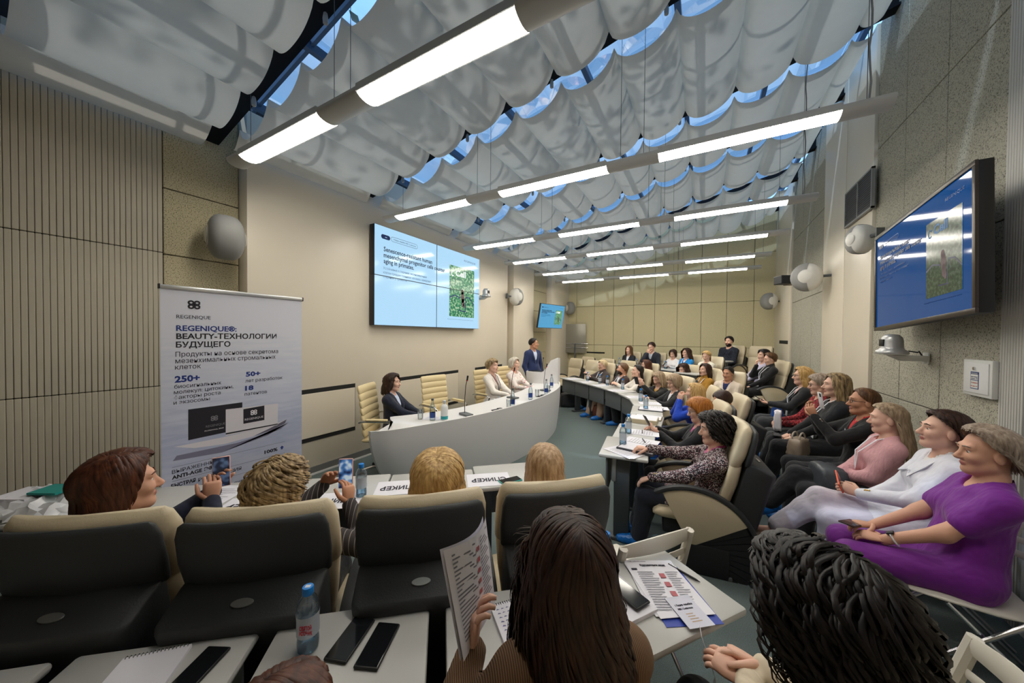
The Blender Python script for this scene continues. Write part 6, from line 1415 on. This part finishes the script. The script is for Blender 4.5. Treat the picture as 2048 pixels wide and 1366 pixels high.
MB().bbox((-.05, -.07, 0), (.05, .07, .0015)).build('badge_card', M_PAPER2, CB); fit_text('badge_text', 'I Лидер линейка', 0, .07, .011, M_PRTD, CB, frame((-.035, .025, .0019), (1, 0, 0), (0, 1, 0)), .0004); fit_text('badge_text', 'MEC Conference', 0, .06, .011, M_PRTD, CB, frame((-.035, .008, .0019), (1, 0, 0), (0, 1, 0)), .0004); lines(CB, .1, .14, 4, mat('print_tan', srgb(180, 156, 132), .7), .0019, -.2, .25, -.1, .011, .004)
MB().tube([(-.01, -.068, .002), (-.03, -.10, .0), (-.03, -.125, -.03), (.0, -.13, -.12), (-.03, -.135, -.20), (.01, -.14, -.27)], .009, 6, flat=.12, up=(0, 1, 0)).build('ribbon', M_LAN, CB, smooth=True)
PN = thing('pen', 'black pen beside the programme', 'pen', (-.062, 1.61, TT+.006), R_(-114)); MB().tube([(0, -.068, 0), (0, .05, 0), (0, .068, 0)], [.0045, .0045, .001], 8).build('pen_barrel', M_BLACK, PN, smooth=True); MB().bbox((-.0015, -.065, .004), (.0015, -.03, .006)).build('pen_clip', M_CHROME, PN)
# leaflet in the hand of the long-haired woman
LF = thing('leaflet', 'curled printed leaflet held up by the long-haired woman', 'paper', (-.530, .745, 1.0), 0)
ex = Vector((-.22, .97, 0)).normalized(); b = MB(); P = []
for i in range(9):
    v = i/8; row = []
    for j in range(9):
        u_ = j/8; row.append(tuple(ex*(u_-.45)*.20 + Vector((-.05*(v-.2), -.02*v, (v-.18)*.27)) + Vector((.96, -.28, 0))*(.05*math.sin(u_*2.4)*v+.015*u_)))
    P.append(row)
b.grid(P); b.build('leaf', M_PAPER, LF, smooth=True); b2 = MB(); b2.grid([[(x-.006, y-.006, z+.004) for x, y, z in r] for r in P]); b2.build('leaf', M_PAPER2, LF, smooth=True)
pl = MB()
for i in range(22):
    v = .12+.8*i/21; row = []
    for (ua, ub) in ((.10, .52), (.66, .94)):
        q = []
        for u_, dv in ((ua, 0), (ub-.05*((i*7) % 3), 0), (ub-.05*((i*7) % 3), .016), (ua, .016)):
            vv = v+dv; q.append(tuple(ex*(u_-.45)*.20 + Vector((-.05*(vv-.2), -.02*vv, (vv-.18)*.27)) + Vector((.96, -.28, 0))*(.05*math.sin(u_*2.4)*vv+.015*u_+.0016)))
        pl.add(q, [(0, 1, 2, 3)])
pl.build('print_lines', M_PRT, LF)['kind'] = 'stuff'
for i in range(7):
    v = .14+.8*i/7; q = []
    for u_, dv in ((.55, 0), (.62, 0), (.62, .05), (.55, .05)):
        vv = v+dv; q.append(tuple(ex*(u_-.45)*.20 + Vector((-.05*(vv-.2), -.02*vv, (vv-.18)*.27)) + Vector((.96, -.28, 0))*(.05*math.sin(u_*2.4)*vv+.015*u_+.002)))
    MB().add(q, [(0, 1, 2, 3)]).build('portrait', M_PHOTO, LF)
# papers and stationery on the right-hand tables
for x, y, d_, lb, n in [(-.60, 3.07, 60, 'fanned paper sheets on the nearest right table', 3), (-.52, 3.45, 82, 'paper sheet with a pen before the ginger-haired woman', 2), (-.55, 3.78, 95, 'paper stack beside the water bottle of the ginger-haired woman', 2), (-.58, 5.20, 100, 'paper sheets before the woman in royal blue', 2), (-.72, 5.52, 108, 'paper sheet at the bend of the tables', 2),
                        (-1.0, 5.98, 120, 'paper sheet before the woman with the phone', 1), (-1.42, 6.50, 134, 'open papers before the dark-haired woman in white', 2), (-1.86, 6.98, 138, 'paper sheet before the bearded man', 1), (-2.26, 7.36, 141, 'paper sheet before the cropped blond woman', 1), (-2.70, 7.72, 143, 'paper sheet on the last front-row table', 1), (-2.60, .92, 30, 'white sheet on the front-row table at the left', 1)]:
    T = sheet('paper_sheet', x, y, d_, lb, .21, .297, TT+.001, None, 'paper', 'loose paper sheets', n); lines(T, .21, .297, 8, M_PRT, .0015+.0014*n, -.38, .38, .30, .026, .004)
for x, y, d_, lb in [(-.60, 3.12, 70, 'black pen on the fanned sheets'), (-.50, 3.48, 20, 'black pen before the ginger-haired woman'), (-.56, 3.80, 10, 'black pen on the second paper stack')]:
    T = thing('pen', lb, 'pen', (x, y, TT+.010), R_(d_), 'pens on the tables'); MB().tube([(0, -.068, 0), (0, .05, 0), (0, .068, 0)], [.0045, .0045, .001], 8).build('pen_barrel', M_BLACK, T, smooth=True); MB().bbox((-.0015, -.065, .004), (.0015, -.03, .006)).build('pen_clip', M_CHROME, T)
for x, y, d_, lb, c_, t_ in [(-.50, 3.20, 80, 'dark notebook with pen before the woman in tweed', (60, 62, 70), .02), (-.62, 4.28, 92, 'beige box file with papers on the right table', (190, 178, 150), .05), (-.60, 4.52, 92, 'clipboard on the right table', (120, 106, 76), .01), (-.64, 5.05, 95, 'dark folder at the bend of the tables', (70, 70, 76), .012)]:
    T = thing('notebook', lb, 'notebook', (x, y, TT), R_(d_), 'notebooks on the right tables'); MB().rbox((0, 0, t_/2), (.24, .32, t_), .004).build('cover', mat('cover_%d' % c_[0], srgb(*c_), .5), T); MB().bbox((-.105, -.148, t_), (.105, .148, t_+.001)).build('page', M_PAPER, T)
# presidium desk objects
GLS = glass_mat('tumbler_glass', (.95, .97, .97), .3)
def glass(x, y, lb):
    T = thing('tumbler', lb, 'glass', (x, y, .766), 0, 'clear tumblers on the desk'); MB().lathe([(.001, 0), (.028, 0), (.030, .01), (.034, .12), (.032, .12), (.028, .012), (.001, .010)], 18).build('glass_body', GLS, T, smooth=True)
for x, y, lb in [(-2.88, 2.92, 'clear tumbler before the woman in navy'), (-2.30, 3.98, 'clear tumbler beside the tall bottle on the desk'), (-2.35, 4.98, 'clear tumbler before the white blazer'), (-2.38, 5.5, 'clear tumbler near the far end of the desk')]: glass(x, y, lb)
M_LBL = mat('label_navy', srgb(30, 62, 128), .4)
def dbottle(x, y, lb):
    T = thing('glass_bottle', lb, 'bottle', (x, y, .766), 0, 'glass bottles with navy labels'); MB().lathe([(.001, 0), (.03, 0), (.033, .01), (.033, .14), (.027, .17), (.014, .205), (.013, .235)], 18).build('bottle_body', M_PET, T, smooth=True)
    MB().lathe([(.0335, .035), (.0335, .095)], 20, cap=False).build('label_band', M_LBL, T, smooth=True); MB().lathe([(.0145, .23), (.0155, .232), (.0155, .252), (.001, .254)], 14).build('cap', M_GREYP, T, smooth=True)
for x, y, lb in [(-2.72, 2.95, 'bottle with navy label before the woman in navy'), (-2.32, 4.12, 'bottle with navy label at the middle of the desk'), (-2.34, 4.72, 'bottle with navy label before the white blazer'), (-2.33, 5.30, 'bottle with navy label before the floral blouse'), (-2.55, 6.05, 'bottle with navy label at the far end of the desk')]: dbottle(x, y, lb)
SZ = thing('sanitizer_bottle', 'white sanitizer bottle with teal base label on the desk', 'bottle', (-2.62, 3.04, .766)); MB().lathe([(.001, 0), (.04, 0), (.042, .01), (.042, .15), (.03, .175), (.014, .185), (.014, .20)], 18).build('bottle_body', mat('milky_plastic', srgb(224, 226, 226), .35), SZ, smooth=True); MB().lathe([(.0425, .012), (.0425, .05)], 20, cap=False).build('label_band', mat('label_teal', srgb(24, 150, 160), .4), SZ, smooth=True); MB().lathe([(.016, .195), (.018, .2), (.017, .225), (.001, .228)], 14).build('cap', M_LABELW, SZ, smooth=True)
def mic(x, y, deg, lb):
    T = thing('desk_microphone', lb, 'microphone', (x, y, .766), R_(deg), 'gooseneck microphones on the desk'); MB().rbox((0, 0, .012), (.10, .18, .024), .006).build('mic_base', M_GREYP, T); MB().tube([(0, .03, .02), (0, .03, .2), (0, .01, .36), (0, -.02, .44)], .0045, 8).build('gooseneck', M_BLACK, T, smooth=True); MB().tube([(0, -.02, .43), (0, -.035, .49)], [.010, .012], 10).build('mic_capsule', M_BLACK, T, smooth=True); MB().tube([(0, -.018, .428), (0, -.021, .436)], .0125, 10).build('mic_ring', M_RED, T, smooth=True)
mic(-2.55, 3.36, 70, 'gooseneck microphone before the empty office chair'); mic(-2.48, 5.60, 80, 'gooseneck microphone at the far end of the desk'); mic(-2.62, 4.66, 80, 'gooseneck microphone before the woman in white blazer')
for x, y, d_, lb in [(-2.78, 3.02, 20, 'papers before the woman in navy on the desk'), (-2.52, 5.15, 80, 'printed sheet before the white blazer')]:
    T = sheet('paper_sheet', x, y, d_, lb, .21, .15, .767, None, 'paper', 'loose paper sheets', 1); lines(T, .21, .15, 5, M_PRT, .003, -.38, .38, .3, .02, .004)
for x, y, lb in [(-2.36, 3.80, 'black microphone base plate at the middle of the desk'), (-2.30, 5.05, 'black tablet plate on the desk')]:
    T = thing('desk_plate', lb, 'plate', (x, y, .766), R_(75)); MB().rbox((0, 0, .006), (.16, .09, .012), .003).build('plate_body', M_BLACK, T); MB().rbox((.03, 0, .018), (.06, .05, .018), .004).build('plate_switch', M_GREYP, T)
# bags
def bag(x, y, z, deg, lb, m, d, name='handbag', handle=True, hm=None, soft=.35):
    T = thing(name, lb, 'bag', (x, y, z), R_(deg), 'bags and handbags')
    bm = bmesh.new(); bmesh.ops.create_cube(bm, size=1); bmesh.ops.subdivide_edges(bm, edges=bm.edges[:], cuts=5, use_grid_fill=True); rg = random.Random(int(abs(x*1000+y*77)))
    for v in bm.verts:
        q = Vector(v.co)*2; sph = q.normalized()*1.15; r_ = q.lerp(sph, soft); taper = 1-.18*(q.z+1)/2
        v.co = Vector((r_.x*d[0]/2*taper, r_.y*d[1]/2*taper, (r_.z+1)*d[2]/2)) + Vector((rg.uniform(-1, 1), rg.uniform(-1, 1), rg.uniform(-1, 1)))*.006
    me = bpy.data.meshes.new('bag_body'); bm.to_mesh(me); bm.free(); me.materials.append(m); me.polygons.foreach_set('use_smooth', [True]*len(me.polygons)); put('bag_body', me, T)
    if handle:
        for yy in (-d[1]*.22, d[1]*.22): MB().tube([(d[0]*.28*math.cos(a), yy, d[2]*.9+d[2]*.42*math.sin(a)) for a in np.linspace(-.2, math.pi+.2, 13)], .008, 6).build('handle', hm or m, T, smooth=True)
    return T
M_LBK = mat('black_leather', (.018, .019, .022), .38, bump=.15, bscale=90); M_GRYL = mat('grey_leather', srgb(62, 66, 72), .4, bump=.15, bscale=90); M_TAUPE = mat('taupe_leather', srgb(148, 132, 116), .45); M_BRNL = mat('brown_leather', srgb(96, 52, 38), .45); M_BLUEP = mat('blue_pouch', srgb(28, 84, 172), .5); M_PLB = glass_mat('white_plastic_film', (.95, .95, .97), .5, .3)
p = at(3, (-.02, .30, .50)); bag(p.x, p.y, p.z, 8, 'dark grey leather bag on the lap of the woman in pink', M_GRYL, (.20, .34, .22), 'handbag', False)
bag(.86, 4.52, .54, 60, 'taupe handbag with two upright handles on the lap beside the phone', M_TAUPE, (.26, .14, .18), 'handbag', True, mat('taupe_handle', srgb(176, 164, 150), .5))
p = at(7, (.0, .26, .58)); bag(p.x, p.y, p.z, 0, 'blue pouch on the lap of the blonde woman by the wall', M_BLUEP, (.14, .16, .14), 'pouch', False)
bag(.52, 6.35, 0, 20, 'black backpack on the floor behind the front-row chairs', M_LBK, (.30, .24, .46), 'backpack', True); bag(-2.95, 8.05, 0, 30, 'black bag full of papers at the far end of the tables', M_LBK, (.42, .28, .34), 'tote_bag', False); bag(-2.2, 7.55, 0, 50, 'white paper bag under the tables', mat('white_bag', srgb(222, 220, 214), .6), (.24, .10, .36), 'tote_bag', False, None, .1); bag(-1.98, 7.32, 0, 40, 'brown leather bag by the bearded man\'s feet', M_BRNL, (.26, .18, .28), 'handbag', True)
p = at(14, (.12, .24, .60)); bag(p.x, p.y, p.z, 0, 'brown bag in front of the man in the dark suit', mat('bag_brownish', srgb(84, 68, 58), .5), (.34, .18, .22), 'handbag', True)
p = at(6, (-.05, .38, .60)); bag(p.x, p.y, p.z, 80, 'white paper gift bag on the lap of the woman in red tweed', M_PAPER, (.18, .08, .24), 'gift_bag', False, None, .05)
# crumpled white bags on the left front-row tables
def crumple(x, y, z, deg, lb, sx, sy, h, m, teal=False):
    T = thing('plastic_bag', lb, 'bag', (x, y, z), R_(deg), 'crumpled white plastic bags'); rg = random.Random(int(x*100)); P = []; n = 16
    nz = [[rg.uniform(-1, 1) for _ in range(n+1)] for _ in range(n+1)]
    for i in range(n+1):
        row = []
        for j in range(n+1):
            u_, v = i/n*2-1, j/n*2-1; f = max(0, 1-(abs(u_)**3+abs(v)**3)*.9); rr = 1+.10*nz[i][j]
            row.append((u_*sx/2*rr, v*sy/2*rr, max(.002, h*f*(.75+.30*nz[j][i]))))
        P.append(row)
    MB().grid(P).build('bag_film', m, T, smooth=True, auto=25)
    if teal: MB().bbox((-.03, -.07, h*.9), (.13, .05, h*.9+.012)).build('teal_booklet', mat('teal_card', srgb(10, 138, 132), .5), T); MB().bbox((-.2, -.10, h*.6), (.0, .06, h*.6+.02)).build('white_box', M_PAPER, T)
    return T
M_FILM = mat('film_white', srgb(218, 218, 222), .3, spec=.6, bump=.3, bscale=14)
crumple(-3.30, .38, TT, 30, 'crumpled white bag with a teal card on the left table', .52, .38, .10, M_FILM, True); crumple(-3.55, .10, TT, 20, 'crumpled white bag at the far left edge of the tables', .36, .34, .09, M_FILM); crumple(-1.98, .0, TT, 40, 'white plastic bag at the bottom left edge', .26, .22, .09, M_FILM)
# watches, bracelets, brooch
def watch(k, i, lb, strap, face, t=.045):
    d_ = PP[k]; w_ = d_['WR'][i]; e_ = d_['EL'][i]; a = (w_-e_).normalized(); c_ = w_-a*t
    x = a.cross(Vector((0, 0, 1))).normalized(); y = x.cross(a)
    MB().tube([c_+(x*math.cos(q)+y*math.sin(q))*.032 for q in np.linspace(0, 6.283, 15)], .009, 6, flat=.4).build(lb+'_strap', strap, d_['T'], smooth=True)
    MB().rbox(c_+y*.034-x*.008, (.034, .034, .010), .004, rot=Matrix((a, x, y)).transposed()).build(lb+'_face', face, d_['T'])
watch(1, 0, 'watch', M_WCASE, M_BLACK); watch(2, 0, 'watch', M_BLACK, mat('gold', srgb(200, 160, 90), .25, 1.)); watch(28, 0, 'watch', M_CHROME, mat('watch_gold', srgb(212, 190, 150), .3, .8)); watch(4, 0, 'watch', mat('red_strap', srgb(120, 20, 34), .5), M_CHROME, .06)
_p = PP[4]; br = MB(); c0 = _p['P0']+_p['u']*.345+_p['fw']*.140+Vector((-.085, 0, 0))
for i in range(6):
    a = i*math.pi/3; v = Vector((math.cos(a), 0, math.sin(a))); br.tube([c0, c0+v*.030, c0+v*.048], [.010, .008, .002], 6)
br.ball(c0+_p['fw']*.006, .014); br.build('brooch', M_CHROME, _p['T'], smooth=True)
